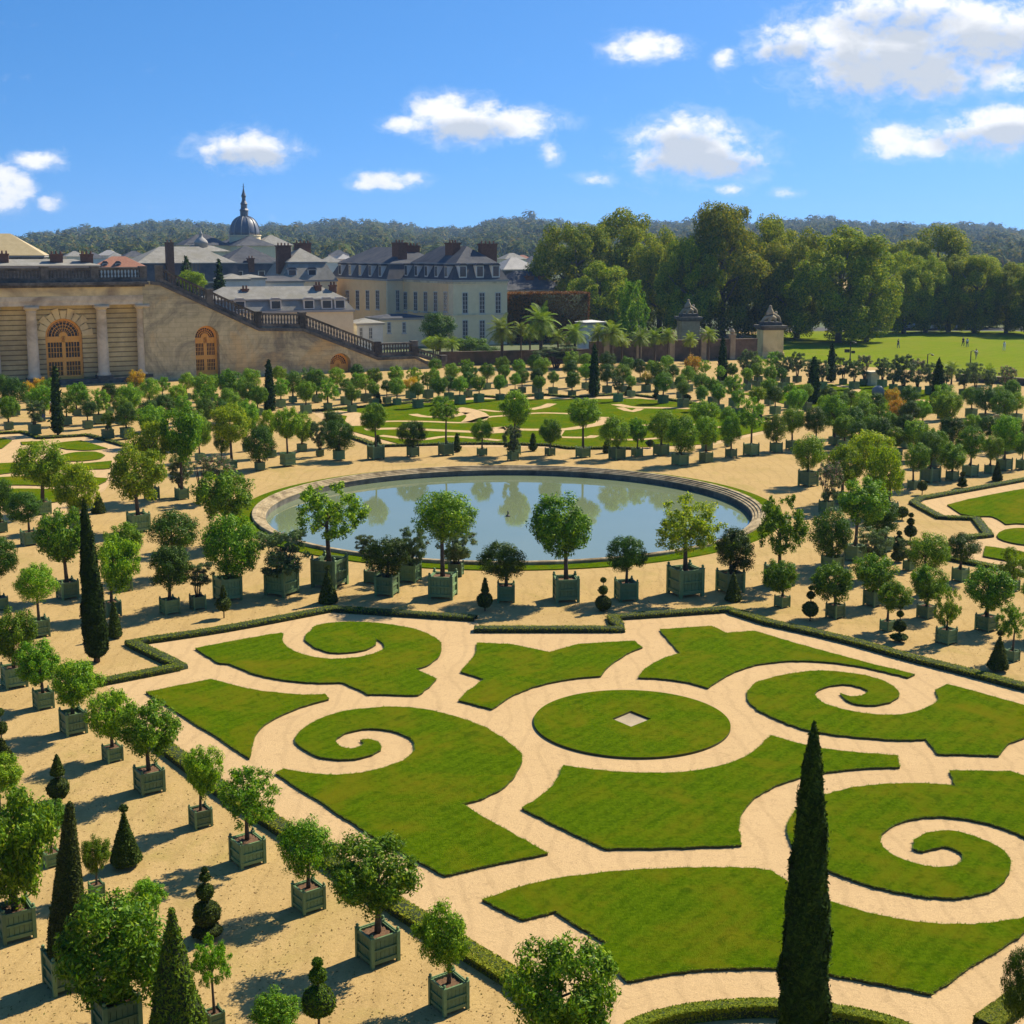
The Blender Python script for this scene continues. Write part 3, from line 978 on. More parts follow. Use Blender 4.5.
# small lawn in the far right compartment and the big meadow
lawn([(742, 394, 1), (800, 385, 1), (870, 384, 1), (930, 391, 1), (962, 402, 1), (940, 414, 1), (880, 411, 1), (800, 408, 1)], 0.06)
for pts in ([(760, 392), (785, 391), (800, 395)], [(835, 386), (858, 389), (848, 396), (875, 399)], [(900, 398), (930, 402)]):
    c = ground_poly(pts, False, 8)
    mb = MB()
    n = len(c)
    mb.add([(x, y - 1.5, 0.066) for x, y in c] + [(x, y + 1.5, 0.066) for x, y in c], [(i, i + 1, i + n + 1, i + n) for i in range(n - 1)])
    tag(mb.build("gravel_path", M["gravel"]), kind="structure")
mx = [G(735, 350), G(830, 364), G(900, 369), G(960, 375), G(1060, 385), G(1300, 400)]
sheet("meadow", mx + [(400, 283), (60, 283), (20, 250)], 0.006, M["meadow"])
sheet("road", [(30, 285), (300, 285), (300, 297), (30, 297)], 0.010, M["asphalt"])

# fallen leaves and grass specks on the trodden sand
_rr = np.random.default_rng(77)
_u = np.concatenate([_rr.uniform(0, 560, 5200), _rr.uniform(560, 1024, 2600), _rr.uniform(0, 700, 2000)])
_v = np.concatenate([_rr.uniform(640, 1040, 5200), _rr.uniform(560, 700, 2600), _rr.uniform(585, 640, 2000)])
_na = [G(*p) for p in near_area]


def inside(x, y, P):
    c = False
    for i in range(len(P)):
        (x1, y1), (x2, y2) = P[i], P[i - 1]
        if (y1 > y) != (y2 > y) and x < (x2 - x1) * (y - y1) / (y2 - y1) + x1:
            c = not c
    return c


_P = [G(a, b) for a, b in zip(_u, _v)]
_P = np.array([(x, y, 0.012) for x, y in _P if not inside(x, y, _na) and math.hypot(x - POND[0], y - POND[1]) > POND_R + 1.2])
_V, _F = quads(_P, np.tile([0.0, 0, 1], (len(_P), 1)), 0.028, 1.2, 0.35, _rr)
tag(inst("fallen_leaves", mesh_np("fallen_leaves", _V, _F, M["litter"])), "small dry leaves scattered over the trodden sand", "leaves", None, "stuff")

# ---- box hedges: swept body with clipped leaves over it
def hedge(pts, w, h, label, dens=260, leaf=0.045, group="low clipped box hedges"):
    c = ground_poly(pts, False, 6)
    rs = [c[0]]
    for a, b in zip(c, c[1:]):
        d = math.hypot(b[0] - a[0], b[1] - a[1])
        m = max(1, int(d / 0.6))
        rs += [(a[0] + (b[0] - a[0]) * q / m, a[1] + (b[1] - a[1]) * q / m) for q in range(1, m + 1)]
    c = rs
    n = len(c)
    V, F = [], []
    prof = [(-w / 2, 0), (-w / 2 * 1.03, h * 0.5), (-w / 2 * 0.9, h * 0.96), (0, h), (w / 2 * 0.9, h * 0.96), (w / 2 * 1.03, h * 0.5), (w / 2, 0)]
    k = len(prof)
    PP, NN = [], []
    rr = random.Random(3)
    for i, p in enumerate(c):
        a, b = Vector(c[max(i - 1, 0)]), Vector(c[min(i + 1, n - 1)])
        d = (b - a).normalized()
        nx, ny = -d.y, d.x
        hh = 1.0
        for o, z in prof:
            V.append((p[0] + nx * o, p[1] + ny * o, z * hh))
        m = int(dens * 0.6 * w / 0.5)
        for _ in range(m):
            t = rr.random()
            q = rr.random() * (w + 1.6 * h)
            if q < w:
                o, z, nn = q - w / 2, h, (0, 0, 1)
            else:
                s_ = 1 if q < w + 0.8 * h else -1
                o, z, nn = s_ * w / 2, h * rr.random(), (nx * s_, ny * s_, 0.3)
            if i + 1 < n:
                bx, by = c[i][0] + (c[i + 1][0] - c[i][0]) * t, c[i][1] + (c[i + 1][1] - c[i][1]) * t
                PP.append((bx + nx * o, by + ny * o, z * hh))
                NN.append(nn)
    for i in range(n - 1):
        for j in range(k - 1):
            F.append((i * k + j, i * k + j + 1, (i + 1) * k + j + 1, (i + 1) * k + j))
    qv, qf = quads(np.array(PP), np.array(NN, float), leaf, 1.1, 0.3)
    base = len(V)
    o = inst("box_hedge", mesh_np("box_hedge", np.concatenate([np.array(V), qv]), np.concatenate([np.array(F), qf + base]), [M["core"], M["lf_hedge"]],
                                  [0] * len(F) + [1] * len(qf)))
    return tag(o, label, "hedge", group)


hedge([(60, 690, 1), (104, 684, 1), (181, 669, 1), (131, 645, 1), (225, 631), (331, 611, 1), (476, 620.5, 1)], 0.58, 0.21, "low box hedge stepping round the upper left corner of the scroll lawns", 300)
hedge([(474, 631.5, 1), (621, 631.5, 1), (612, 619.5, 1), (727, 611.5, 1), (768, 624.5, 1), (843, 641.5), (908, 659.5, 1), (975, 676.5), (1024, 689.5), (1150, 722, 1)], 0.58, 0.21,
      "long low box hedge down the right side of the scroll lawns", 300)
hedge([(150, 738, 1), (225, 795, 1), (283, 832), (390, 905), (470, 956, 1), (515, 984, 1), (575, 1032, 1)], 0.58, 0.21, "low box hedge along the row of planter boxes at lower left", 520, 0.04)
hedge([(600, 1066, 1), (629, 1040, 1), (640, 1033), (672, 1023), (712, 1017), (768, 1014), (825, 1019), (865, 1026), (893, 1034), (915, 1044, 1)], 0.34, 0.30,
      "curved low box hedge at the foot of the tall dark cypress", 600, 0.04)
hedge([(985, 1030, 1), (1012, 1010, 1), (1060, 970, 1)], 0.58, 0.21, "short box hedge at the bottom right corner beside the leafy tree", 500, 0.04)
hedge([(1110, 464, 1), (1024, 481, 1), (920.5, 500, 1), (913, 504, 1), (940.5, 519, 1), (975.5, 520, 1), (989, 537, 1), (960, 539.5, 1)], 0.58, 0.21, "angular box hedge round the lawns at the right edge beyond the pond", 150, 0.06)
hedge([(944, 559, 1), (985, 567), (1024, 575.5), (1090, 590, 1)], 0.58, 0.21, "straight box hedge below the lawns at the right edge", 150, 0.06)
hedge([(306, 412, 1), (360, 408), (480, 396.5, 1), (505, 398.5, 1), (545, 395.5, 1), (575, 398, 1), (625, 394.5, 1), (660, 399, 1), (705, 406, 1), (770, 420, 1)], 0.58, 0.22, "low hedge along the far edge of the lawns beyond the pond", 60, 0.1)
hedge([(340, 434, 1), (378, 447, 1), (480, 444.5), (548, 446, 1), (570, 449, 1), (640, 449.5, 1)], 0.58, 0.21, "low hedge between the pond path and the lawns beyond it", 60, 0.1)
hedge([(-50, 440, 1), (0, 434, 1), (23.5, 433, 1), (40, 439, 1), (88, 436, 1), (125, 446.5, 1)], 0.58, 0.21, "low notched hedge round the small lawns at the left edge", 60, 0.1)

# ---- pond
px, py = POND
N = 128


def ring_mesh(name, r0, r1, z, mat, kind=None):
    mb = MB()
    vs = [(px + r * math.cos(2 * math.pi * k / N), py + r * math.sin(2 * math.pi * k / N), z) for r in (r0, r1) for k in range(N)]
    mb.add(vs, [(k, k + N, (k + 1) % N + N, (k + 1) % N) for k in range(N)])
    o = mb.build(name, mat)
    return tag(o, kind=kind)


gr = MB()
gr.lathe([(POND_R - 0.2, 0.0), (POND_R - 0.2, 0.07), (POND_R + 1.05, 0.06), (POND_R + 1.08, 0.0)], px, py, N, 0, False)
tag(gr.build("lawn", M["grass"]), kind="structure")
cp = MB()
Ri = POND_R - 0.88
cp.lathe([(POND_R, -0.05), (POND_R, 0.20), (POND_R - 0.04, 0.24), (POND_R - 0.30, 0.24), (POND_R - 0.32, 0.17), (POND_R - 0.50, 0.16), (POND_R - 0.52, 0.09), (POND_R - 0.70, 0.08), (POND_R - 0.72, 0.02),
          (Ri + 0.03, 0.01), (Ri, -0.02), (Ri, -0.06)], px, py, N, 0, False)
c_o = cp.build("pond_coping", M["coping"])
wl = MB()
wl.lathe([(Ri + 0.02, -0.05), (Ri + 0.02, -0.9)], px, py, N, 0, False)
tag(c_o, "round stepped stone coping edging the circular pond", "pond edge")
wl.build("basin_wall", M["stone_dark"], c_o)


def water_mat():
    m, nt, b = new_mat("pond_water")
    oc = obj_coord(nt)
    n = noise(nt, 0.12, 4, 0.6, oc)
    col = ramp(nt, n.outputs["Fac"], [(0.3, (0.165, 0.205, 0.11)), (0.7, (0.19, 0.225, 0.125))]).outputs["Color"]
    nt.links.new(col, b.inputs["Base Color"])
    b.inputs["Roughness"].default_value = 0.03
    b.inputs["IOR"].default_value = 2.05
    n2 = noise(nt, 1.3, 3, 0.5, oc)
    bump(nt, b, n2.outputs["Fac"], 0.03, 0.05)
    return m


wm_ = MB()
wm_.lathe([(Ri + 0.01, -0.46), (Ri + 0.01, -0.42)], px, py, N)
tag(wm_.build("water", water_mat()), kind="structure")
fx, fy = G(508, 510)
jn = MB()
jn.lathe([(0.16, -0.6), (0.16, -0.36), (0.10, -0.33), (0.05, -0.3), (0.045, -0.12), (0.07, -0.1), (0.03, -0.06)], fx, fy, 10)
tag(jn.build("fountain_jet", M["iron"]), "small dark fountain nozzle standing up in the middle of the pond", "fountain")


# ------------------------------------------------------------------ clipped shrubs
def leafy(mb_profile, name, mat, n, leaf, jitter=0.45, up=0.0, rough=0.045, seed=1, parent=None, loc=None):
    """solid of revolution (r, z list) covered with small clipped leaves"""
    rng = np.random.default_rng(seed)
    nz, na = len(mb_profile), 20
    pr = np.array(mb_profile, float)
    ph = rng.uniform(0, 6, 4)
    V = []
    for r, z in pr:
        for k in range(na):
            a = 2 * np.pi * k / na
            rr = max(r - leaf * 0.4, 0.0) * (1 + rough * (np.sin(3 * a + ph[0] + z * 3) + np.sin(5 * a + ph[1] - z * 5)))
            V.append((rr * np.cos(a), rr * np.sin(a), z))
    F = [(j * na + k, j * na + (k + 1) % na, (j + 1) * na + (k + 1) % na, (j + 1) * na + k) for j in range(nz - 1) for k in range(na)]
    seg = np.hypot(np.diff(pr[:, 0]), np.diff(pr[:, 1])) * (pr[1:, 0] + pr[:-1, 0] + 0.01)
    idx = rng.choice(nz - 1, n, p=seg / seg.sum())
    t = rng.random(n)
    r = pr[idx, 0] * (1 - t) + pr[idx + 1, 0] * t
    z = pr[idx, 1] * (1 - t) + pr[idx + 1, 1] * t
    a = rng.uniform(0, 2 * np.pi, n)
    rr = r * (1 + rough * (np.sin(3 * a + ph[0] + z * 3) + np.sin(5 * a + ph[1] - z * 5))) + rng.normal(0, leaf * 0.3, n) + np.where(rng.random(n) < 0.03, leaf * rng.uniform(0.5, 1.6, n), 0)
    P = np.stack([rr * np.cos(a), rr * np.sin(a), z], 1)
    dr = pr[idx + 1, 0] - pr[idx, 0]
    dz = pr[idx + 1, 1] - pr[idx, 1]
    L = np.hypot(dr, dz) + 1e-9
    Nn = np.stack([np.cos(a) * dz / L, np.sin(a) * dz / L, -dr / L + up], 1)
    qv, qf = quads(P, Nn, leaf, 1.3, jitter, rng)
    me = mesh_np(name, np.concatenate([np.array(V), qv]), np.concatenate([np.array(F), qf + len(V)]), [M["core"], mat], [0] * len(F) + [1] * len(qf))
    return inst(name, me, parent, loc)


def ball(r, z, k=9):
    return [(max(r * math.sin(math.pi * i / k), 0.001), z - r * math.cos(math.pi * i / k)) for i in range(k + 1)]


TOPI = "clipped box topiaries"


def topiary(u, vb, parts, label, mat="lf_box", name="topiary", leaf=None, group=TOPI):
    """parts: ('ball', v_centre, r_px) / ('cone', v_bottom, v_top, r_px[, r_top]) / ('disc', v, r_px, h_px), in measured rows above the foot"""
    x, y = G(u, vb)
    s = scale_at(x, y)
    t = empty(name, (x, y, 0))
    tag(t, label, "topiary", group)
    top = 0
    prof_all = []
    kid = 0
    lf = leaf or min(0.06, max(0.03, 1.6 / s))
    for p in parts:
        if p[0] == "ball":
            z = zat(x, y, p[1])
            r = p[2] / s * 0.9
            z = max(z, r * 0.9)
            pr = ball(r, z)
            nl = int(900 + 500 * (p[2] / 8) ** 1.2)
        elif p[0] == "cone":
            z0, z1 = max(zat(x, y, p[1]), 0.05), zat(x, y, p[2])
            r = p[3] / s
            r1 = (p[4] if len(p) > 4 else 0.6) / s
            q = 8
            pr = [(0.01, z0), (r * 0.85, z0)] + [(r + (r1 - r) * (i / q), z0 + 0.06 + (z1 - z0 - 0.06) * (i / q)) for i in range(q + 1)] + [(0.003, z1 + r1 * 0.5)]
            nl = int(900 + 60 * (p[1] - p[2]) * p[3] / 4)
        else:
            z = zat(x, y, p[1])
            r, h = p[2] / s, p[3] / s
            z = max(z, h)
            pr = [(r * math.sin(math.pi * i / 8) + 0.001, z - h * math.cos(math.pi * i / 8)) for i in range(9)]
            nl = 1200
        top = max(top, pr[-1][1])
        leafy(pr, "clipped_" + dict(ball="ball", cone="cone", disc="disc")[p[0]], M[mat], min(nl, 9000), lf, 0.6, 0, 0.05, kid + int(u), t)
        kid += 1
    mb = MB()
    mb.tube([(0, 0, -0.05), (0.01, 0, top * 0.5), (0, 0, top * 0.92)], [0.035, 0.03, 0.015], 6)
    mb.build("stem", M["bark"], t, True)
    return t


def cypress(u, vb, vt, wpx, label, lean=0.0, n=9000, leaf=0.09, group="slender dark cypresses"):
    x, y = G(u, vb)
    s = scale_at(x, y)
    h = zat(x, y, vt)
    r = wpx / s / 2
    t = empty("cypress_tree", (x, y, 0))
    tag(t, label, "cypress", group)
    pr = [(0.02, 0.25), (r * 0.6, 0.28), (r * 0.92, h * 0.07), (r, h * 0.16), (r * 0.95, h * 0.3), (r * 0.82, h * 0.46), (r * 0.66, h * 0.62), (r * 0.50, h * 0.76), (r * 0.33, h * 0.88), (r * 0.15, h * 0.96), (0.004, h)]
    fine = []
    for (a, b), (c, d) in zip(pr, pr[1:]):
        for q in range(3):
            fine.append((a + (c - a) * q / 3, b + (d - b) * q / 3))
    fine.append(pr[-1])
    c = leafy(fine, "crown", M["lf_cypress"], n, leaf, 0.35, 0.0, 0.085, int(u), t)
    if lean:
        co_ = np.empty(len(c.data.vertices) * 3, np.float32)
        c.data.vertices.foreach_get("co", co_)
        co_ = co_.reshape(-1, 3)
        co_[:, 0] += lean * (co_[:, 2] / h) ** 1.3
        c.data.vertices.foreach_set("co", co_.ravel())
        c.data.update()
    mb = MB()
    mb.tube([(0, 0, -0.1), (0, 0, h * 0.3), (lean * 0.2, 0, h * 0.5)], [r * 0.3, r * 0.22, r * 0.1], 8)
    mb.build("trunk", M["bark"], t, True)
    return t


cypress(802, 1052, 722, 46, "tall dark cypress rising in the near foreground before the scroll lawns", 0.0, 30000, 0.05)
cypress(97, 662, 499, 22, "tall leaning cypress at left beside the corner of the hedge", -0.22, 16000, 0.06)
for u, vb, vt, w, lab in [(58, 435, 367, 8.5, "slim cypress in front of the arched gallery door"), (270, 413, 360, 8.5, "slim cypress before the stained staircase wall"),
                          (594, 397, 345, 8.5, "slim cypress at the far edge of the lawns beyond the pond"), (722, 386, 338, 8, "slim cypress in front of the low wall with stone piers, left of the statue pier"),
                          (813, 404, 357, 11, "slim cypress below the lawn right of the statue pier"), (831, 382, 345, 7.5, "slim cypress standing against the big meadow edge by the plane trunks"),
                          (937, 411, 359, 12, "slim cypress in front of the wide sunlit meadow")]:
    cypress(u, vb, vt, w, lab, 0, 2600, 0.2)

topiary(59, 801, [("ball", 788.5, 12), ("cone", 774.5, 755, 6.5)], "dark clipped ball carrying a small cone, left of the boxed trees", leaf=0.035)
topiary(126, 866, [("cone", 862, 814, 15), ("ball", 808.5, 3.5)], "broad clipped cone with a tiny ball on its tip, standing on the sand", leaf=0.035)
topiary(207, 938, [("disc", 930, 15, 7), ("ball", 913, 15), ("ball", 892, 9), ("ball", 877, 5), ("ball", 870, 2.5)], "stacked topiary of a wide skirt and shrinking dark balls on the sand", leaf=0.03)
topiary(319, 1030, [("ball", 1001, 18), ("ball", 975, 9), ("ball", 962.5, 5)], "sunlit yellow-green topiary of three stacked balls at the bottom edge", "lf_clip", leaf=0.03)
topiary(3, 770, [("cone", 762, 738, 12), ("ball", 728, 7), ("ball", 712, 4)], "dark tiered topiary cut by the left edge", leaf=0.035)
topiary(115, 638, [("cone", 636, 602, 7)], "small dark cone right behind the leaning cypress", leaf=0.04)
topiary(99, 513, [("cone", 512, 494, 6.5)], "dark clipped cone beside the small left lawns", leaf=0.07)
topiary(224, 618, [("ball", 604, 8), ("cone", 597, 586, 3)], "clipped ball with a pointed top before the hedge, left of the pond", leaf=0.04)
topiary(328, 603, [("cone", 602, 570, 9.5), ("ball", 568, 2)], "dark pointed cone left of the boxes in front of the pond", leaf=0.04)
topiary(485, 611, [("ball", 600, 8.5), ("cone", 592, 578, 3.5)], "dark ball topped with a narrow cone, in front of the pond's middle", leaf=0.04)
topiary(603, 611, [("ball", 603, 8.5), ("ball", 590, 4.8), ("ball", 580, 2.5)], "three dark balls in a stack before the right half of the pond", leaf=0.04)
topiary(733, 601, [("cone", 600, 573, 8)], "dark squat cone standing before the last box right of the pond front", leaf=0.04)
topiary(810, 621, [("ball", 609, 8.5), ("ball", 595, 4), ("ball", 588, 2)], "big dark ball with two small balls above, on the sand right of the pond", leaf=0.04)
topiary(899, 642, [("disc", 637, 8.5, 3), ("ball", 626, 6.5), ("ball", 614, 3.2), ("ball", 607, 1.8)], "topiary with a flat skirt and a ball above, next to the right hedge", leaf=0.04)
topiary(998, 671, [("cone", 668, 637, 10), ("ball", 633, 2.5)], "dark clipped cone with a ball tip by the long right hedge", leaf=0.04)
topiary(898, 562, [("disc", 556, 6.5, 5), ("disc", 547, 5, 4.5), ("ball", 539, 3.5), ("ball", 533, 2)], "spiral-cut dark topiary between the boxes right of the pond", leaf=0.05)
topiary(910, 541, [("ball", 531, 6.5), ("ball", 521.5, 3.5), ("ball", 515, 2)], "stack of three dark balls beside the corner of the right hedge", leaf=0.05)
topiary(902, 520, [("ball", 512, 6)], "single dark ball behind the stacked balls at right", leaf=0.05)
topiary(922, 495, [("ball", 486, 5)], "small dark ball on a stem before the boxes at right", leaf=0.06)
topiary(962, 488, [("ball", 481, 4), ("disc", 485, 4.5, 1.5), ("ball", 474, 2.2)], "small tiered topiary before the right-hand boxes", leaf=0.06)
topiary(997, 481, [("cone", 480, 462, 4.8)], "small dark cone before the rightmost boxes", leaf=0.06)
topiary(378, 446, [("cone", 445, 436, 2.5)], "tiny dark cone by the low hedge behind the pond, at its left end", leaf=0.1)
topiary(457, 452, [("ball", 448, 3.5), ("cone", 445, 434, 2.2)], "small dark ball and spike behind the tall tree box beyond the pond", leaf=0.1)
topiary(533, 451, [("ball", 447, 3.5), ("cone", 444, 434, 2)], "small dark ball and spike right of the grey shrub beyond the pond", leaf=0.1)
topiary(607, 453, [("cone", 452, 439, 3.5)], "small dark cone beside the round tree beyond the pond", leaf=0.1)
topiary(650, 448, [("ball", 443, 3)], "tiny dark ball between the boxes beyond the pond, at right", leaf=0.1)
topiary(109, 437, [("cone", 436, 423, 4.2), ("ball", 418, 2)], "small dark cone beside the left hedge below the gallery", leaf=0.1)
topiary(656, 399.5, [("ball", 396, 2.6), ("ball", 391.5, 1.6)], "tiny two-ball topiary beyond the far lawn", leaf=0.12)
topiary(687, 401.5, [("ball", 397.5, 3)], "tiny dark ball beyond the far lawn, right of the two-ball one", leaf=0.12)
topiary(378, 404, [("cone", 403, 393, 3)], "tiny dark cone among boxes at the far edge of the lawns", leaf=0.12)
topiary(629, 395.5, [("cone", 395, 386, 3.5)], "tiny dark cone just right of the far lawn's middle cypress", leaf=0.12)
# two clipped cones of yew: one in a box, one in the ground
x, y = G(60, 995)
s = scale_at(x, y)
t = empty("potted_topiary", (x, y + 0.45, 0), THETA)
tag(t, "tall clipped yew cone in a green box at the lower left", "topiary", "large yew cones")
b = inst("planter_box", BOX, t, scale=(0.86, 0.86, 0.86))
for sx in (-1, 1):
    for sy in (-1, 1):
        inst("corner_post", POST, b, loc=(0.44 * sx, 0.44 * sy, 0))
inst("soil", SOIL, t, scale=(0.86, 0.86, 0.86))
zt = zat(x, y + 0.45, 801)
yc = leafy([(0.02, 0.74), (0.40, 0.76)] + [(0.44 - 0.36 * (q / 10) ** 1.25, 0.9 + (zt - 0.98) * q / 10) for q in range(11)] + [(0.01, zt)], "crown", M["lf_yew"], 12000, 0.03, 0.6, 0, 0.02, 5, t)
yc.rotation_euler = (0.0, 0.07, -THETA)
t = topiary(178, 1062, [("cone", 1056, 909, 34, 2)], "wide bright green clipped cone at the bottom edge, right of the boxed cone", "lf_clip", leaf=0.035)
t["group"] = "large yew cones"
# ------------------------------------------------------------------ buildings
class Frame:
    """local frame of a building: x along its front, y away from the garden, z up"""

    def __init__(s, O, th):
        s.O, s.th = O, th
        s.w = (math.cos(th), math.sin(th))
        s.n = (-math.sin(th), math.cos(th))

    def front(s, u, v, y=0.0):
        dx, dy, dz = ray(u, v)
        ox, oy = s.O[0] + s.n[0] * y, s.O[1] + s.n[1] * y
        k = (ox * s.n[0] + oy * s.n[1]) / (dx * s.n[0] + dy * s.n[1])
        return (dx * k - ox) * s.w[0] + (dy * k - oy) * s.w[1], CH + dz * k

    def side(s, u, v, x=0.0):
        dx, dy, dz = ray(u, v)
        ox, oy = s.O[0] + s.w[0] * x, s.O[1] + s.w[1] * x
        k = (ox * s.w[0] + oy * s.w[1]) / (dx * s.w[0] + dy * s.w[1])
        return (dx * k - ox) * s.n[0] + (dy * k - oy) * s.n[1], CH + dz * k

    def world(s, x, y):
        return s.O[0] + s.w[0] * x + s.n[0] * y, s.O[1] + s.w[1] * x + s.n[1] * y


TB = R(28)
ga = Frame((-47.3, 176.0), TB)          # foot of the gallery's right corner


def arch_notch(x0, x1, z0, zs, n=14):
    """points of an arched opening from (x0,z0) up, round and down to (x1,z0)"""
    r = (x1 - x0) / 2
    c = (x0 + x1) / 2
    return [(x0, z0)] + [(c - r * math.cos(math.pi * k / n), zs + r * math.sin(math.pi * k / n)) for k in range(n + 1)] + [(x1, z0)]


def arch_door(parent, x0, x1, zs, y, rows, dark=None):
    """a glazed arched double door under a fan light"""
    r = (x1 - x0) / 2
    c = (x0 + x1) / 2
    d = MB()
    t = 0.32
    d.box(x0, y, 0, x0 + t, y + 0.2, zs)
    d.box(x1 - t, y, 0, x1, y + 0.2, zs)
    d.box(c - 0.22, y - 0.02, 0, c + 0.22, y + 0.2, zs)
    d.box(x0 + t, y - 0.02, zs - 0.75, x1 - t, y + 0.2, zs)
    d.box(x0 + t, y - 0.012, 0, x1 - t, y + 0.2, 1.0)
    d.box(x0 + t, y - 0.011, zs * 0.46, x1 - t, y + 0.2, zs * 0.46 + 0.55)
    n = 18
    for k in range(n):
        a, b = math.pi * k / n, math.pi * (k + 1) / n
        q = [(c - rr * math.cos(t_), zs + rr * math.sin(t_)) for rr, t_ in ((r, a), (r, b), (r - 0.3, b), (r - 0.3, a))]
        d.prism(q, y, y + 0.2)
        q = [(c - rr * math.cos(t_), zs + rr * math.sin(t_)) for rr, t_ in ((0.55, a), (0.55, b), (0.03, b), (0.03, a))]
        d.prism(q, y, y + 0.2)
    door = d.build("door", M["doorwood"], parent)
    g_ = MB()
    for xa, xb in ((x0 + t, c - 0.22), (c + 0.22, x1 - t)):
        w_ = (xb - xa)
        for za, zb in ((1.0, zs * 0.46), (zs * 0.46 + 0.55, zs - 0.75)):
            m = 5
            for k in range(1, m):
                g_.box(xa + w_ * k / m - 0.03, y + 0.05, za, xa + w_ * k / m + 0.03, y + 0.12, zb)
            m = max(3, int((zb - za) / 0.5))
            for k in range(1, m):
                z = za + (zb - za) * k / m
                g_.box(xa, y + 0.055, z - 0.03, xb, y + 0.115, z + 0.03)
    for k in range(1, 12):
        a = math.pi * k / 12
        g_.prism([(c - 0.5 * math.cos(a) - 0.03, zs + 0.5 * math.sin(a)), (c - 0.5 * math.cos(a) + 0.03, zs + 0.5 * math.sin(a)),
                  (c - (r - 0.2) * math.cos(a) + 0.03, zs + (r - 0.2) * math.sin(a)), (c - (r - 0.2) * math.cos(a) - 0.03, zs + (r - 0.2) * math.sin(a))], y + 0.05, y + 0.12)
    for rr in (0.45, 0.62, 0.8):
        for k in range(12):
            a, b = math.pi * k / 12, math.pi * (k + 1) / 12
            g_.prism([(c - r * rr * math.cos(a), zs + r * rr * math.sin(a)), (c - r * rr * math.cos(b), zs + r * rr * math.sin(b)),
                      (c - (r * rr + 0.07) * math.cos(b), zs + (r * rr + 0.07) * math.sin(b)), (c - (r * rr + 0.07) * math.cos(a), zs + (r * rr + 0.07) * math.sin(a))], y + 0.055, y + 0.118)
    g_.build("glazing_bars", M["doorwood"], door)
    p = MB()
    p.prism(arch_notch(x0 + 0.02, x1 - 0.02, 0, zs), y + 0.13, y + 0.17)
    p.build("pane", M["darkglass"], door)
    return door


# -- gallery of columns at the left
gal = empty("gallery_building", (*ga.O, 0), TB)
tag(gal, "ochre stone gallery with round columns and an arched glazed door at the left edge", "building")
dx0 = ga.front(46, 350, 1.7)[0]
dx1 = ga.front(83, 350, 1.7)[0]
zsd = ga.front(65, 336.5, 1.7)[1]
rw = MB()
rw.prism([(-46, 0)] + arch_notch(dx0, dx1, 0, zsd) + [(-0.3, 0), (-0.3, 9.95), (-46, 9.95)], 1.7, 2.5)
rw.build("wall", M["rustic"], gal)
tr_ = MB()
rr_ = (dx1 - dx0) / 2
cc_ = (dx0 + dx1) / 2
for k in range(11):
    a, b = math.pi * k / 11 + 0.02, math.pi * (k + 1) / 11 - 0.02
    ro = rr_ + (1.35 if k % 2 == 0 else 1.0)
    tr_.prism([(cc_ - r * math.cos(t), zsd + r * math.sin(t)) for r, t in ((rr_ + 0.02, a), (ro, a), (ro, b), (rr_ + 0.02, b))], 1.55, 1.72)
tr_.build("arch_stones", M["stone_yellow"], gal)
arch_door(gal, dx0, dx1, zsd, 2.15, 5)
en = MB()
en.box(-46, 0.02, 9.9, 0.0, 2.6, 10.45)
en.box(-46, -0.06, 10.45, 0.05, 2.6, 11.05)
en.build("architrave", M["stone_light"], gal)
fr_ = MB()
fr_.box(-46, -0.02, 11.05, 0.02, 2.6, 12.15)
fr_.build("frieze", M["stone_yellow"], gal)
cn = MB()
cn.box(-46, -0.32, 12.15, 0.3, 2.6, 12.42)
cn.box(-46, -0.75, 12.42, 0.7, 2.6, 12.78)
cn.build("cornice", M["stone_dark"], gal)
te = MB()
te.box(-46, 2.6, 9.9, 0.0, 30, 12.7)
te.build("terrace", M["stone"], gal)
pl = MB()
pl.box(-46, -0.15, 0, 0.0, 1.65, 0.55)
for uu in (-146, -108, -76, -38, -6, 33, 103, 143):
    xx = ga.front(uu, 350, 0.8)[0]
    pl.box(xx - 0.95, -0.2, 0.55, xx + 0.95, 1.65, 0.95)
pl.build("plinth", M["stone_dark"], gal)
colm = MB()
colm.lathe([(0.86, 0.95), (0.88, 1.1), (0.80, 1.25), (0.72, 1.4), (0.70, 3.5), (0.66, 6.5), (0.60, 9.0), (0.64, 9.05), (0.66, 9.15), (0.60, 9.2), (0.62, 9.3), (0.82, 9.5)], n=20, cap=False)
colm.box(-0.88, -0.88, 9.5, 0.88, 0.88, 9.9)
colmesh = colm.mesh("column", M["stone_light"], False)
for p in colmesh.polygons:
    p.use_smooth = len(p.vertices) == 4 and p.index < 12 * 20
for uu in (-146, -108, -76, -38, -6, 33, 103, 143):
    xx = ga.front(uu, 350, 0.8)[0]
    inst("column", colmesh, gal, loc=(xx, 0.8, 0))

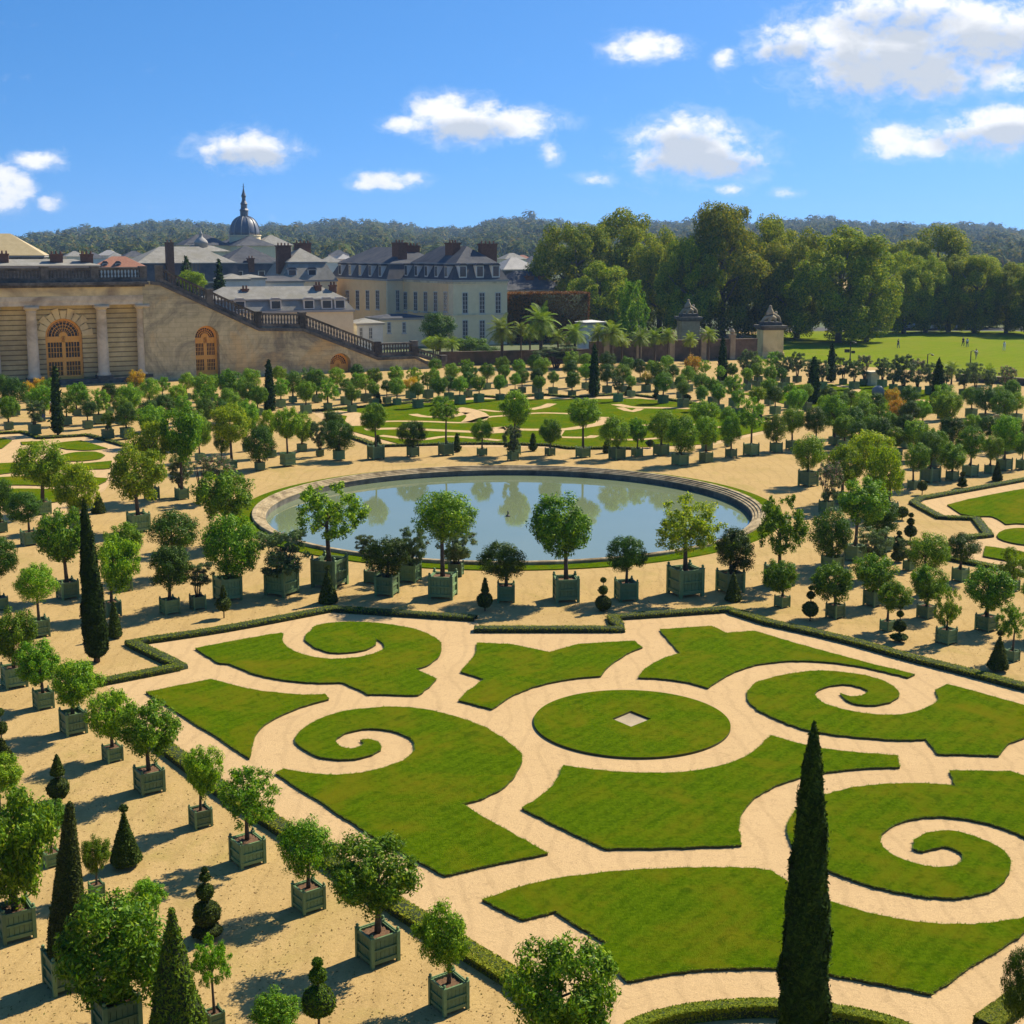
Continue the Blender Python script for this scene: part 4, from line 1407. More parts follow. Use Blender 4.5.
# -- staircase wall falling to the right
prof_px = [(150, 281), (160, 282), (258.5, 327.5), (303, 328), (378, 357), (415, 355.5), (438, 367)]
prof = [ga.front(u, v) for u, v in prof_px]
sw = empty("staircase_wall", (*ga.O, 0), TB)
tag(sw, "long stained ochre staircase wall stepping down to the right with two arched doors", "wall")
n1 = arch_notch(ga.front(195.5, 350)[0], ga.front(219.5, 350)[0], 0, ga.front(206, 338)[1])
n2 = arch_notch(ga.front(330, 360)[0], ga.front(351, 360)[0], 0, ga.front(340, 364.5)[1])
wb = MB()
end = prof[-1]
wb.prism([(0.0, 0)] + n1 + n2 + [(end[0] + 1.0, 0), (end[0] + 1.0, max(end[1] - 0.5, 0.3))] + [(p[0], p[1]) for p in prof[::-1][:-1]] + [(0.0, prof[0][1])], 0.0, 1.6)
wb.build("wall", M["stainwall"], sw)
st = MB()
st.prism([(0.0, 0.02), (end[0], 0.02)] + [(p[0], max(p[1] - 0.35, 0.1)) for p in prof[::-1][:-1]] + [(0.0, prof[0][1] - 0.35)], 4.5, 22)
st.build("steps", M["stone"], sw)
arch_door(sw, n1[0][0] + 0.02, n1[-1][0] - 0.02, n1[1][1], 1.1, 5)
arch_door(sw, n2[0][0] + 0.02, n2[-1][0] - 0.02, max(n2[1][1], 0.9), 1.1, 3)
cg = MB()
for (a, za), (b, zb) in zip(prof, prof[1:]):
    cg.prism([(a, za - 0.45), (b, zb - 0.45), (b, zb - 0.02), (a, za - 0.02)], -0.16, 0.02)
cg.build("string_course", M["stone_dark"], sw)
# -- balustrades
bal_mb = MB()
bal_mb.lathe([(0.11, 0), (0.12, 0.1), (0.07, 0.16), (0.14, 0.42), (0.12, 0.52), (0.06, 0.80), (0.10, 0.9), (0.11, 1.0)], n=8)
BAL = bal_mb.mesh("baluster", M["stone_dark"], True)


def balustrade(A, B, h, label, y=0.35, solid=0.55):
    (a, za), (b, zb) = A, B
    t = empty("stone_balustrade", (*ga.world(a, y), za), TB)
    tag(t, label, "balustrade", "stone balustrades of the staircase")
    L, dz = b - a, zb - za
    k = dz / L
    ra = MB()
    base = solid
    for z0, z1, w_ in ((0.0, base, 0.30), (h - 0.26, h - 0.06, 0.30), (h - 0.06, h, 0.36)):
        ra.prism([(0, z0), (L, dz + z0), (L, dz + z1), (0, z1)], -w_, w_)
    ra.build("rail", M["stone_dark"], t)
    pn = max(2, int(abs(L) / 6.0) + 1)
    xs = [L * q / (pn - 1) for q in range(pn)]
    for xq in xs:
        mb = MB()
        mb.box(xq - 0.45, -0.38, xq * k - 0.1, xq + 0.45, 0.38, xq * k + h + 0.05)
        mb.box(xq - 0.52, -0.45, xq * k + h + 0.05, xq + 0.52, 0.45, xq * k + h + 0.2)
        mb.build("pier", M["stone_dark"], t)
    for x0, x1 in zip(xs, xs[1:]):
        m = int((x1 - x0 - 1.0) / 0.42)
        for q in range(m):
            xx = x0 + 0.5 + (x1 - x0 - 1.0) * (q + 0.5) / m
            inst("baluster", BAL, t, loc=(xx, 0, xx * k + base - 0.02), scale=(1.2, 1.2, h - 0.24 - base))


balustrade((-24.0, 12.78), (0.2, 12.78), 1.75, "dark weathered balustrade on top of the columned gallery", 0.2)
balustrade(prof[1], prof[2], 1.9, "dark balustrade sloping down along the upper flight of the staircase wall")
balustrade(prof[2], prof[3], 1.95, "level dark balustrade on the upper landing of the staircase wall")
balustrade(prof[3], prof[4], 1.9, "dark balustrade sloping down along the lower flight of the staircase wall")
balustrade(prof[4], prof[5], 1.9, "level dark balustrade on the lower landing at the right end of the staircase wall")
balustrade(prof[5], (prof[6][0] + 1.0, max(prof[6][1], 0.4)), 1.2, "short low balustrade going down from the last landing to the garden")


# -- houses
def hip(mb, x0, y0, x1, y1, z0, z1, mi=0, along="x"):
    w, d = x1 - x0, y1 - y0
    if w >= d:
        r0, r1 = (x0 + d / 2, (y0 + y1) / 2, z1), (x1 - d / 2, (y0 + y1) / 2, z1)
        fs = [(0, 1, 5, 4), (1, 2, 5), (2, 3, 4, 5), (3, 0, 4), (3, 2, 1, 0)]
    else:
        r0, r1 = ((x0 + x1) / 2, y0 + w / 2, z1), ((x0 + x1) / 2, y1 - w / 2, z1)
        fs = [(0, 1, 4), (1, 2, 5, 4), (2, 3, 5), (3, 0, 4, 5), (3, 2, 1, 0)]
    mb.add([(x0, y0, z0), (x1, y0, z0), (x1, y1, z0), (x0, y1, z0), r0, r1], fs, mi)


def window(parent, face, a0, a1, z0, z1, off=0.0, mull=3):
    """face 'f': on the front (y = off), 's': on the left side (x = off)"""
    t = 0.12
    mb = MB()
    pn = MB()

    def bx(b, a, za, c, zb, o0, o1):
        if face == "f":
            b.box(a, off - o1, za, c, off - o0, zb)
        else:
            b.box(off - o1, a, za, off - o0, c, zb)
    for a, za, c, zb in ((a0, z0, a0 + t, z1), (a1 - t, z0, a1, z1), (a0 + t, z0, a1 - t, z0 + t), (a0 + t, z1 - t, a1 - t, z1)):
        bx(mb, a, za, c, zb, -0.05, 0.07)
    c = (a0 + a1) / 2
    bx(mb, c - 0.05, z0 + t, c + 0.05, z1 - t, -0.05, 0.05)
    for k in range(1, mull):
        z = z0 + (z1 - z0) * k / mull
        bx(mb, a0 + t, z - 0.035, a1 - t, z + 0.035, -0.05, 0.045)
    bx(mb, a0 - 0.1, z0 - 0.18, a1 + 0.1, z0, -0.05, 0.16)
    f = mb.build("window", M["frame"], parent)
    bx(pn, a0 + 0.02, z0 + 0.02, a1 - 0.02, z1 - 0.02, -0.04, 0.02)
    pn.build("pane", M["glass"], f)


def dormer(parent, face, a, z0, w_, h_, off, depth, roofm):
    mb = MB()
    r = MB()
    if face == "f":
        mb.box(a - w_ / 2, off, z0, a + w_ / 2, off + depth, z0 + h_)
        r.prism([(a - w_ / 2 - 0.15, z0 + h_), (a + w_ / 2 + 0.15, z0 + h_), (a + w_ * 0.3, z0 + h_ + 0.4), (a - w_ * 0.3, z0 + h_ + 0.4)], off - 0.15, off + depth)
    else:
        mb.box(off, a - w_ / 2, z0, off + depth, a + w_ / 2, z0 + h_)
        r.box(off - 0.15, a - w_ / 2 - 0.15, z0 + h_, off + depth, a + w_ / 2 + 0.15, z0 + h_ + 0.3)
    d = mb.build("dormer", M["whitewall"], parent)
    r.build("dormer_roof", roofm, d)
    p = MB()
    q = 0.18
    if face == "f":
        p.box(a - w_ / 2 + q, off - 0.03, z0 + 0.2, a + w_ / 2 - q, off + 0.02, z0 + h_ - 0.15)
    else:
        p.box(off - 0.03, a - w_ / 2 + q, z0 + 0.2, off + 0.02, a + w_ / 2 - q, z0 + h_ - 0.15)
    p.build("pane", M["glass"], d)


def chimney(parent, x0, x1, y0, y1, z0, z1, pots=3):
    mb = MB()
    mb.box(x0, y0, z0, x1, y1, z1 - 0.5)
    mb.box(x0 - 0.12, y0 - 0.12, z1 - 0.5, x1 + 0.12, y1 + 0.12, z1 - 0.25)
    for k in range(pots):
        mb.lathe([(0.17, z1 - 0.25), (0.13, z1 + 0.25)], x0 + (x1 - x0) * (k + 0.5) / pots, (y0 + y1) / 2, 8)
    mb.build("chimney", M["brick"], parent)


def house(name, label, u, D, W, L, ze, zb, zr, inset, wall="ashlar", low="slate", up="slate", th=TB, cat="building", group=None, band=True):
    """corner of front and left side seen at column u, distance D"""
    x = at(u, 270, D)[0]
    fr = Frame((x, D), th)
    t = empty(name, (x, D, 0), th)
    tag(t, label, cat, group)
    mb = MB()
    mb.box(0, 0, 0, W, L, ze)
    mb.build("wall", M[wall], t)
    c = MB()
    c.box(-0.25, -0.25, ze, W + 0.25, L + 0.25, ze + 0.35)
    c.build("cornice", M["zinc"] if band else M["stone_light"], t)
    r = MB()
    if zb:
        r.frustum(-0.15, -0.15, W + 0.15, L + 0.15, ze + 0.352, zb, inset, 0)
        i = inset - 0.15
        hip(r, i - 0.2, i - 0.2, W - i + 0.2, L - i + 0.2, zb + 0.2, zr, 1)
        rf = r.build("roof", [M[low], M[up]], t)
        b = MB()
        b.box(i - 0.25, i - 0.25, zb + 0.003, W - i + 0.25, L - i + 0.25, zb + 0.198)
        b.build("roof_flashing", M["zinc"], rf)
    else:
        hip(r, -0.4, -0.4, W + 0.4, L + 0.4, ze + 0.352, zr, 0)
        r.build("roof", [M[up]], t)
    return t, fr


def zrow(D, v):
    return at(512, v, D)[2]


# corner mansion: pavilion with three bays and a long pink side
D1 = 240
x1_ = at(453, 300, D1)[0]
f1 = Frame((x1_, D1), TB)
W1 = f1.front(507, 300)[0]
L1 = f1.side(403, 300)[0]
ze, zb, zr = zrow(D1, 282), zrow(D1, 264.5), zrow(D1, 246)
ma, f1 = house("mansion", "large mansion with slate mansard roof, grey corner pavilion and pink side", 453, D1, W1, L1, ze, zb, zr, 1.5)
sk = MB()
sk.box(-0.06, 2.0, 0.02, 0.05, L1, ze - 0.35)
sk.build("pink_facade", M["pink"], ma)
bc = MB()
bc.box(-0.14, -0.14, 5.3, W1 + 0.14, L1 + 0.1, 5.6)
bc.box(-0.14, -0.14, ze - 0.34, W1 + 0.14, L1 + 0.1, ze - 0.002)
bc.build("string_course", M["stone_light"], ma)
for uc in (465, 482, 498):
    a0, zt = f1.front(uc - 2.9, 292.5)
    a1, z0 = f1.front(uc + 2.9, 313.5)
    window(ma, "f", a0, a1, z0, zt, 0.0, 5)
    _, zt = f1.front(uc, 320)
    _, z0 = f1.front(uc, 339.5)
    window(ma, "f", a0, a1, z0, zt, 0.0, 5)
for uc in (405.8, 416, 426, 436, 446):
    a1, zt = f1.side(uc - 1.9, 291.5)
    a0, z0 = f1.side(uc + 1.9, 312)
    window(ma, "s", a0, a1, z0, zt, -0.06, 5)
    _, zt = f1.side(uc, 319)
    _, z0 = f1.side(uc, 336)
    window(ma, "s", a0, a1, z0, zt, -0.06, 4)
for uc in (463, 480, 496):
    dormer(ma, "f", f1.front(uc, 276)[0], ze + 0.7, 1.5, 2.1, 0.0, 1.6, M["slate"])
for uc in (406, 416, 426, 436, 446):
    dormer(ma, "s", f1.side(uc, 276)[0], ze + 0.7, 1.3, 2.0, 0.0, 1.6, M["slate"])
chimney(ma, 3.0, 4.6, 6.5, 9.5, zb, zrow(D1, 241), 3)
chimney(ma, 7.2, 10.4, 3.4, 4.6, zb, zrow(D1, 242), 4)
# second wing, stepping out further left
EX, EY = f1.world(0, L1)
tt = 0
while True:
    qx, qy = EX - tt * f1.w[0], EY - tt * f1.w[1]
    if proj(qx, qy, 6)[0] < 387:
        break
    tt += 0.1
D2 = qy
f2 = Frame((qx, qy), TB)
L2 = f2.side(331, 300)[0]
u2 = 387
ze2, zb2, zr2 = zrow(D2, 281), zrow(D2, 264.5), zrow(D2, 247)
wi, f2 = house("mansion_wing", "left wing of the mansion with pink wall and a row of dormers", u2, D2, W1 + tt - 0.5, L2, ze2, zb2, zr2, 1.5)
sk = MB()
sk.box(-0.06, 0.6, 0.02, 0.05, L2, ze2 - 0.05)
sk.build("pink_facade", M["pink"], wi)
for uc in (348, 358, 368, 378):
    a1, zt = f2.side(uc - 1.9, 290)
    a0, z0 = f2.side(uc + 1.9, 309.5)
    window(wi, "s", a0, a1, z0, zt, -0.06, 5)
for uc in (340, 350, 360, 370, 380):
    dormer(wi, "s", f2.side(uc, 276)[0], ze2 + 0.7, 1.4, 2.1, 0.0, 1.6, M["slate"])
a0, zt = f2.front(395.5, 290)
a1, z0 = f2.front(399.5, 311)
window(wi, "f", a0, a1, z0, zt, 0.0, 5)
chimney(wi, 3.4, 5.2, 2.5, 5.5, zb2, zrow(D2, 241), 3)
chimney(wi, 6.4, 9.0, 5.0, 6.2, zb2, zrow(D2, 244), 4)
# small annexes at the mansion's foot
an, fa = house("annex", "low annex with dark flat roof and two windows at the mansion's foot", 379, 236, 9.0, 6, zrow(236, 320.5), None, zrow(236, 315), 0, "ashlar", up="slate")
for uc in (389, 404):
    a0, zt = fa.front(uc - 2, 322)
    a1, z0 = fa.front(uc + 2, 333)
    window(an, "f", a0, a1, z0, zt, 0.0, 3)
an, fa = house("annex", "small white annex with pale roof just above the staircase landing", 356, 226, 4.6, 5, zrow(226, 325.5), None, zrow(226, 319), 0, "whitewall", up="slate_pale")
for uc in (361, 370.5):
    a0, zt = fa.front(uc - 2, 327.5)
    a1, z0 = fa.front(uc + 2, 339)
    window(an, "f", a0, a1, z0, zt, 0.0, 3)

# long low house behind the staircase
D3 = 212
x3 = at(196, 300, D3)[0]
f3 = Frame((x3, D3), R(18))
W3 = f3.front(352, 300)[0]
lo, f3 = house("long_house", "long low house with pale slate mansard roof behind the staircase balustrade", 196, D3, W3, 9, zrow(222, 311), zrow(222, 299), zrow(222, 286), 1.2, "ashlar", "slate_pale", "slate_pale", R(18))
for uc in (240, 276, 309, 327, 340):
    dormer(lo, "f", f3.front(uc, 305)[0], zrow(222, 311) + 0.45, 1.7, 1.5, 0.0, 1.5, M["zinc"])
for uc, v0 in ((248, 286), (322, 283), (337, 283)):
    xx = f3.front(uc, 300)[0]
    chimney(lo, xx - 0.5, xx + 0.5, 3.0, 4.2, 9.0, zrow(224, v0), 2)

# mansard house with lit right slope
D4 = 268
h4, f4 = house("mansard_house", "grey mansard house with two dormers and brick chimney stacks left of the mansion", 283, D4, 11.0, 12, zrow(D4, 282), zrow(D4, 263), zrow(D4, 248), 1.8, "ashlar", "slate_pale", "slate_pale")
for uc in (293, 313):
    dormer(h4, "f", f4.front(uc, 273)[0], zrow(D4, 281), 1.8, 2.2, 0.4, 1.6, M["slate"])
for uc, w_, v0, y_ in ((289.5, 14, 244, 3.0), (314, 16, 241.5, 6.0)):
    xx = f4.front(uc, 260)[0]
    ww = w_ / scale_at(*f4.world(xx, 3)) / 2
    chimney(h4, xx - ww, xx + ww, y_, y_ + 1.2, 12, zrow(D4, v0), 4)
# big grey roofs further left
D5 = 300
h5, f5 = house("slate_roofed_house", "wide dark house with a broad grey slate roof left of the church dome", 134, D5, 24, 15, zrow(D5, 284), zrow(D5, 264), zrow(D5, 246.5), 1.2, "slate", "slate", "slate_pale")
xx = f5.front(170, 260)[0]
chimney(h5, xx - 0.8, xx + 0.8, -0.6, 0.9, 8, zrow(D5, 241), 2)
h5, f5 = house("slate_roofed_house", "dark slate house right below the church dome", 222, 312, 16, 15, zrow(312, 284), zrow(312, 264), zrow(312, 246), 1.2, "slate", "slate", "slate")
for uc in (240, 262):
    dormer(h5, "f", f5.front(uc, 273)[0], zrow(312, 280), 1.6, 2.0, 0.3, 1.5, M["slate"])
xx = f5.front(252, 260)[0]
chimney(h5, xx - 0.7, xx + 0.7, 0.5, 1.7, 9, zrow(312, 257), 2)
# three little roofs in front of them
for i, (u, W, v0, v1, lab) in enumerate([(224, 4.6, 274, 281, "small house with pale hipped roof behind the long low house"), (244, 4.0, 275, 280, "little gabled house wedged between chimneys behind the long low house"), (257, 9.0, 277, 284, "small grey roofed house left of the mansard house")]):
    house("small_house", lab, u, 250 + i * 3, W, 6, zrow(250, v1), None, zrow(250, v0), 0, "whitewall", up="slate_pale" if i < 2 else "slate")
# left edge: seamed hipped roof and a flat grey roof with chimneys, red tiles
D6 = 250
h6, f6 = house("hip_roofed_house", "house with a wide tan seamed hipped roof at the left edge", -58, D6, 17.5, 12, zrow(D6, 257.5), None, zrow(D6, 233), 0, "stone_dark", up="tanroof", th=R(15))
D7 = 228
h7, f7 = house("flat_roofed_house", "long house with low grey-green roof and brick chimneys behind the gallery balustrade", -40, D7, 22, 8, zrow(D7, 268), None, zrow(D7, 259.5), 0, "stone_dark", up="slate_pale", th=R(18))
for uc in (2, 56.5, 87):
    xx = f7.front(uc, 262)[0]
    ww = (1 if uc < 10 else 1.05)
    chimney(h7, xx - ww, xx + ww, 1.5, 2.8, 12, zrow(D7 + 6, 252.5 if uc > 10 else 252), 3)
h8, f8 = house("red_roofed_house", "house with red tiled roof and two small dormers behind the gallery's right end", 93, 262, 9.5, 7, zrow(262, 269), None, zrow(262, 256.5), 0, "whitewall", up="redtile", th=R(15))
for uc in (105, 118):
    dormer(h8, "f", f8.front(uc, 264)[0], zrow(262, 268), 1.0, 0.9, 0.3, 1.5, M["slate"])
# church with dome
DC = 470
ch = empty("domed_church", (*at(245, 240, DC)[:2], 0), TB)
tag(ch, "distant church with dark slate dome, lantern and thin spire above the roofs", "church")
Sx = DC / CF
zc_ = lambda v: zrow(DC, v)
b = MB()
b.box(-22, -5, 0, 15, 6, zc_(245.5))
b.box(-7, -14, 0, 6, 15, zc_(246))
b.build("wall", M["ashlar"], ch)
r = MB()
hip(r, -22.5, -5.5, -6.8, 6.5, zc_(245.3), zc_(234.5), 0)
hip(r, 3, -5.4, 15.5, 6.4, zc_(245.2), zc_(234.8), 1)
hip(r, -7.5, -14.5, 6.5, 15.5, zc_(245.8), zc_(236), 0)
r.build("roof", [M["slate"], M["slate_pale"]], ch)
d = MB()
rd = 15 * Sx
d.lathe([(rd * 1.02, zc_(246)), (rd * 1.02, zc_(236.5)), (rd * 1.07, zc_(236)), (rd * 1.07, zc_(235))] , 0, 0, 24)
d.build("drum", M["ashlar"], ch)
d = MB()
dome_pr = [(rd * math.cos(math.pi / 2 * k / 10) ** 0.8 if k < 10 else 0.2, zc_(235) + (zc_(216) - zc_(235)) * math.sin(math.pi / 2 * k / 10)) for k in range(10)]
dome_pr[-1] = (rd * 0.3, zc_(216.5))
d.lathe(dome_pr, 0, 0, 24)
dm = d.build("dome", M["dome"], ch, True)
rb = MB()
for k in range(12):
    a = 2 * math.pi * k / 12
    rb.tube([((p[0] + 0.06) * math.cos(a), (p[0] + 0.06) * math.sin(a), p[1]) for p in dome_pr], [0.16] * len(dome_pr), 5)
rb.build("dome_rib", M["zinc"], dm)
l_ = MB()
l_.lathe([(rd * 0.36, zc_(217.5)), (rd * 0.36, zc_(216)), (rd * 0.27, zc_(216)), (rd * 0.27, zc_(211)), (rd * 0.32, zc_(210.7)), (rd * 0.30, zc_(210)), (rd * 0.22, zc_(208.5)), (rd * 0.21, zc_(204.5)), (rd * 0.25, zc_(204)), (rd * 0.12, zc_(200.5))], 0, 0, 12)
l_.build("lantern", M["dome"], ch)
s_ = MB()
s_.lathe([(rd * 0.14, zc_(200.6)), (rd * 0.12, zc_(198)), (rd * 0.17, zc_(196)), (rd * 0.10, zc_(193)), (rd * 0.04, zc_(189)), (0.06, zc_(185.5))], 0, 0, 10)
s_.box(-0.5, -0.08, zc_(187), 0.5, 0.08, zc_(186.6))
s_.box(-0.08, -0.09, zc_(186.4), 0.08, 0.09, zc_(183.5))
s_.build("spire", M["dome"], ch)
# little cupola on another roof
DQ = 400
cu = empty("cupola_house", (*at(202, 245, DQ)[:2], 0), TB)
tag(cu, "pale roofed building with a small grey cupola, left of the dome", "building")
b = MB()
b.box(-7, -3, 0, 7, 5, zrow(DQ, 251.5))
b.build("wall", M["stone_light"], cu)
b = MB()
hip(b, -7.5, -3.5, 7.5, 5.5, zrow(DQ, 251.3), zrow(DQ, 245.5))
b.build("roof", M["slate_pale"], cu)
b = MB()
zq = lambda v: zrow(DQ, v)
b.lathe([(1.9, zq(250)), (1.9, zq(243.5)), (2.1, zq(243.2)), (1.8, zq(241)), (1.2, zq(238.6)), (0.55, zq(237)), (0.5, zq(234.5)), (0.62, zq(234)), (0.35, zq(232.5)), (0.1, zq(230)), (0.05, zq(227.5))], 0, 1, 14)
b.build("cupola", M["zinc"], cu, True)
# roofs right of the mansion
h9, f9 = house("white_roofed_house", "house with bright pale roof just right of the mansion", 504, 330, 9.5, 8, zrow(330, 271), None, zrow(330, 257.5), 0, "slate", up="zinc")
h9, f9 = house("dark_slate_house", "low dark slate roofed house above the rusty clipped hedge, with twin chimneys", 505, 272, 13.5, 9, zrow(272, 292), None, zrow(272, 271), 0, "ashlar", up="slate")
for uc in (535, 547.5):
    xx = f9.front(uc, 280)[0]
    chimney(h9, xx - 0.8, xx + 0.8, 2.0, 3.2, 7, zrow(274, 275), 2)
# far town roofs
rr = random.Random(5)
spots_ = [(66, 251), (76, 254), (86, 252), (97, 250), (108, 252), (116, 255), (124, 251), (133, 254), (141, 252), (146, 256), (330, 250), (338, 254), (505, 253), (515, 255), (526, 256), (272, 254), (320, 256)]
for i, (u, v) in enumerate(spots_):
    D = rr.uniform(480, 620)
    zt = zrow(D, v)
    w_ = rr.uniform(5, 9)
    x = at(u, v, D)[0]
    t = empty("town_house", (x, D, 0), rr.uniform(0.1, 0.6))
    side_ = "left of the dome" if u < 160 else "behind the mansion roofs" if u < 400 else "right of the mansion"
    tag(t, "tiny far town house seen over the roofs " + side_, "house", "far town houses " + side_)
    b = MB()
    b.box(0, 0, 0, w_, 7, zt - 2.2)
    b.build("wall", M["whitewall" if i % 3 else "ashlar"], t)
    b = MB()
    hip(b, -0.3, -0.3, w_ + 0.3, 7.3, zt - 2.2, zt)
    b.build("roof", M[("slate_pale", "redtile", "slate", "zinc")[i % 4]], t)

# ---- road-side wall with stone piers, gate piers with statue groups
wa = (*G(430, 366),)
f_w0, f_w1 = at(440, 360, 199)[:2], at(757, 360, 212)[:2]
Lw = math.hypot(f_w1[0] - f_w0[0], f_w1[1] - f_w0[1])
thw = math.atan2(f_w1[1] - f_w0[1], f_w1[0] - f_w0[0])
fw = Frame(f_w0, thw)
rwall = empty("garden_wall", (*f_w0, 0), thw)
tag(rwall, "brownish garden wall with pale stone piers closing the garden behind the potted trees", "wall")
b = MB()
xm = fw.front(590, 350)[0]
b.box(0, 0, 0, xm, 0.6, 1.9)
b.box(xm, 0.002, 0, Lw, 0.6, 3.0)
b.box(0, -0.1, 1.9, xm - 0.01, 0.7, 2.05)
b.box(xm - 0.009, -0.101, 3.0, Lw, 0.7, 3.16)
b.build("wall", mat_noise("brown_rough_wall", (0.10, 0.07, 0.045), (0.19, 0.135, 0.09), 1.5, 0.95, 0.4, 8, (0.07, 0.06, 0.035), 0.3), rwall)
for uc in (567, 606, 638.5, 671.5, 703, 732):
    xx = fw.front(uc, 350)[0]
    b = MB()
    b.box(xx - 0.42, -0.35, 0, xx + 0.42, 0.35, 3.7 if uc > 590 else 3.0)
    zz = 3.7 if uc > 590 else 3.0
    b.box(xx - 0.52, -0.45, zz, xx + 0.52, 0.45, zz + 0.22)
    b.lathe([(0.3, zz + 0.22), (0.42, zz + 0.55), (0.3, zz + 0.85), (0.08, zz + 1.05)], xx, 0, 10)
    b.build("pier", M["stone"], rwall)


def statue_pier(u, D, wpx, vtop, vst, label):
    x = at(u, 340, D)[0]
    t = empty("gate_pier", (x, D, 0), R(8))
    tag(t, label, "gate pier", "gate piers with statue groups")
    w_ = wpx * D / CF / 2 * 0.84
    zt = zrow(D, vtop)
    b = MB()
    b.box(-w_ * 1.08, -w_ * 1.08, 0, w_ * 1.08, w_ * 1.08, 0.8)
    n = 9
    for k in range(n):
        z0, z1 = 0.8 + (zt - 1.5) * k / n, 0.8 + (zt - 1.5) * (k + 1) / n - 0.05
        b.box(-w_, -w_, z0, w_, w_, z1)
        b.box(-w_ * 0.97, -w_ * 0.97, z1, w_ * 0.97, w_ * 0.97, z1 + 0.05)
    b.build("pier", M["stone_yellow"] if u > 700 else M["stone"], t)  # left pier: its shade under the trees is put into a darker stone colour
    c = MB()
    c.box(-w_ * 1.1, -w_ * 1.1, zt - 0.7, w_ * 1.1, w_ * 1.1, zt - 0.4)
    c.box(-w_ * 1.28, -w_ * 1.28, zt - 0.4, w_ * 1.28, w_ * 1.28, zt)
    c.box(-w_ * 0.9, -w_ * 0.7, zt, w_ * 0.9, w_ * 0.7, zt + 0.5)
    c.build("cornice", M["stone_dark"], t)
    zs = zrow(D, vst)
    H_ = zs - zt - 0.5
    s = bpy.data.meshes.new("statue")
    # two seated, leaning figures grown from joints
    js = [(0, 0, 0.25), (-.12, 0, .55), (-.06, 0, .8), (-.02, 0, .97), (-.35, -.12, .5), (.12, -.2, .6), (.3, -.2, .2), (.28, -.25, -.02), (-.1, -.35, .25), (-.3, -.35, -.02), (.25, .1, .35), (.42, .1, .5), (.5, .1, .62), (.6, -.1, .3), (.75, -.1, 0), (-.45, .1, .2), (-.7, .05, -.02)]
    es = [(0, 1), (1, 2), (2, 3), (1, 4), (1, 5), (0, 6), (6, 7), (0, 8), (8, 9), (0, 10), (10, 11), (11, 12), (10, 13), (13, 14), (0, 15), (15, 16)]
    s.from_pydata([(p[0] * w_ * 1.25, p[1] * w_ * 1.2, zt + 0.45 + p[2] * H_ * 1.12) for p in js], es, [])
    s.materials.append(M["stone"])
    o = inst("statue", s, t)
    m = o.modifiers.new("skin", "SKIN")
    rads = [.30, .24, .12, .13, .09, .09, .14, .09, .14, .09, .2, .12, .12, .12, .08, .17, .1]
    for i, r_ in enumerate(rads):
        s.skin_vertices[0].data[i].radius = (r_ * w_ * 1.3,) * 2
    s.skin_vertices[0].data[0].use_root = True
    o.modifiers.new("sub", "SUBSURF").levels = 1
    return t


statue_pier(770, 216, 25, 325, 306, "tall stone gate pier with sculpted figures on top, before the dark trees")
statue_pier(688, 226, 22, 316.5, 300, "stone gate pier with weathered figures on top, half hidden behind palms")
# low dark wall before the meadow at right
p0, p1 = G(956, 381), G(1075, 389)
lw = empty("meadow_wall", (*p0, 0), math.atan2(p1[1] - p0[1], p1[0] - p0[0]))
tag(lw, "low dark brown wall between the garden and the sunlit meadow at the right edge", "wall")
b = MB()
b.box(0, 0, 0, math.hypot(p1[0] - p0[0], p1[1] - p0[1]), 0.5, 0.8)
b.build("wall", M["stone_dark"], lw)
b = MB()
b.box(0, -0.06, 0.8, math.hypot(p1[0] - p0[0], p1[1] - p0[1]), 0.56, 0.92)
b.build("coping", M["stone"], lw)
# pedestal and covered round tub, white hut
x, y = G(872, 385.5)
pd = empty("stone_pedestal", (x, y, 0), R(20))
tag(pd, "pale square stone pedestal standing at the foot of the meadow", "pedestal")
b = MB()
b.box(-0.75, -0.75, 0, 0.75, 0.75, 0.3)
b.box(-0.62, -0.62, 0.3, 0.62, 0.62, 1.55)
b.box(-0.8, -0.8, 1.55, 0.8, 0.8, 1.8)
b.build("block", M["stone_light"], pd)
x, y = G(878, 396)
b = MB()
b.lathe([(0.6, 0), (0.72, 0.25), (0.74, 0.6), (0.6, 0.95), (0.34, 1.15), (0.08, 1.22)], x, y, 14)
tag(b.build("covered_tub", mat_plain("grey_cover", (0.20, 0.205, 0.20)), None, True), "round grey covered mound on the small far lawn at right", "cover")
hu, fh = house("white_hut", "small white hut seen over the palms left of the gate piers", 587, 226, 3.4, 3.0, zrow(226, 324.5), None, zrow(226, 320.5), 0, "whitewall", up="whitewall", cat="hut")
x, y = G(1002, 424)
b = MB()
b.box(-1.0, -0.4, 0, 1.0, 0.4, 0.35)
b.box(-0.9, -0.33, 0.35, 0.9, 0.33, 0.95)
o = b.build("stone_bench", M["stone"], None, False, (x, y, 0), THETA)
tag(o, "grey stone block among the far potted trees near the right edge", "stone block")


# ---- lamp posts, cars, people
def lamp(u, vb, vt, label):
    x, y = G(u, vb)
    h = zat(x, y, vt)
    t = empty("lamp_post", (x, y, 0))
    tag(t, label, "lamp post", "lamp posts on the meadow")
    b = MB()
    b.lathe([(0.16, 0), (0.16, 0.5), (0.09, 0.6), (0.07, h * 0.9), (0.05, h)], n=8)
    b.build("post", M["iron"], t)
    b = MB()
    b.tube([(0, 0, h - 0.05), (0.35, 0, h + 0.05), (0.6, 0, h)], [0.04, 0.04, 0.03], 6)
    b.lathe([(0.05, h - 0.02), (0.22, h - 0.1), (0.2, h - 0.2), (0.02, h - 0.25)], 0.65, 0, 8)
    b.build("lamp_head", M["iron"], t)
    return t


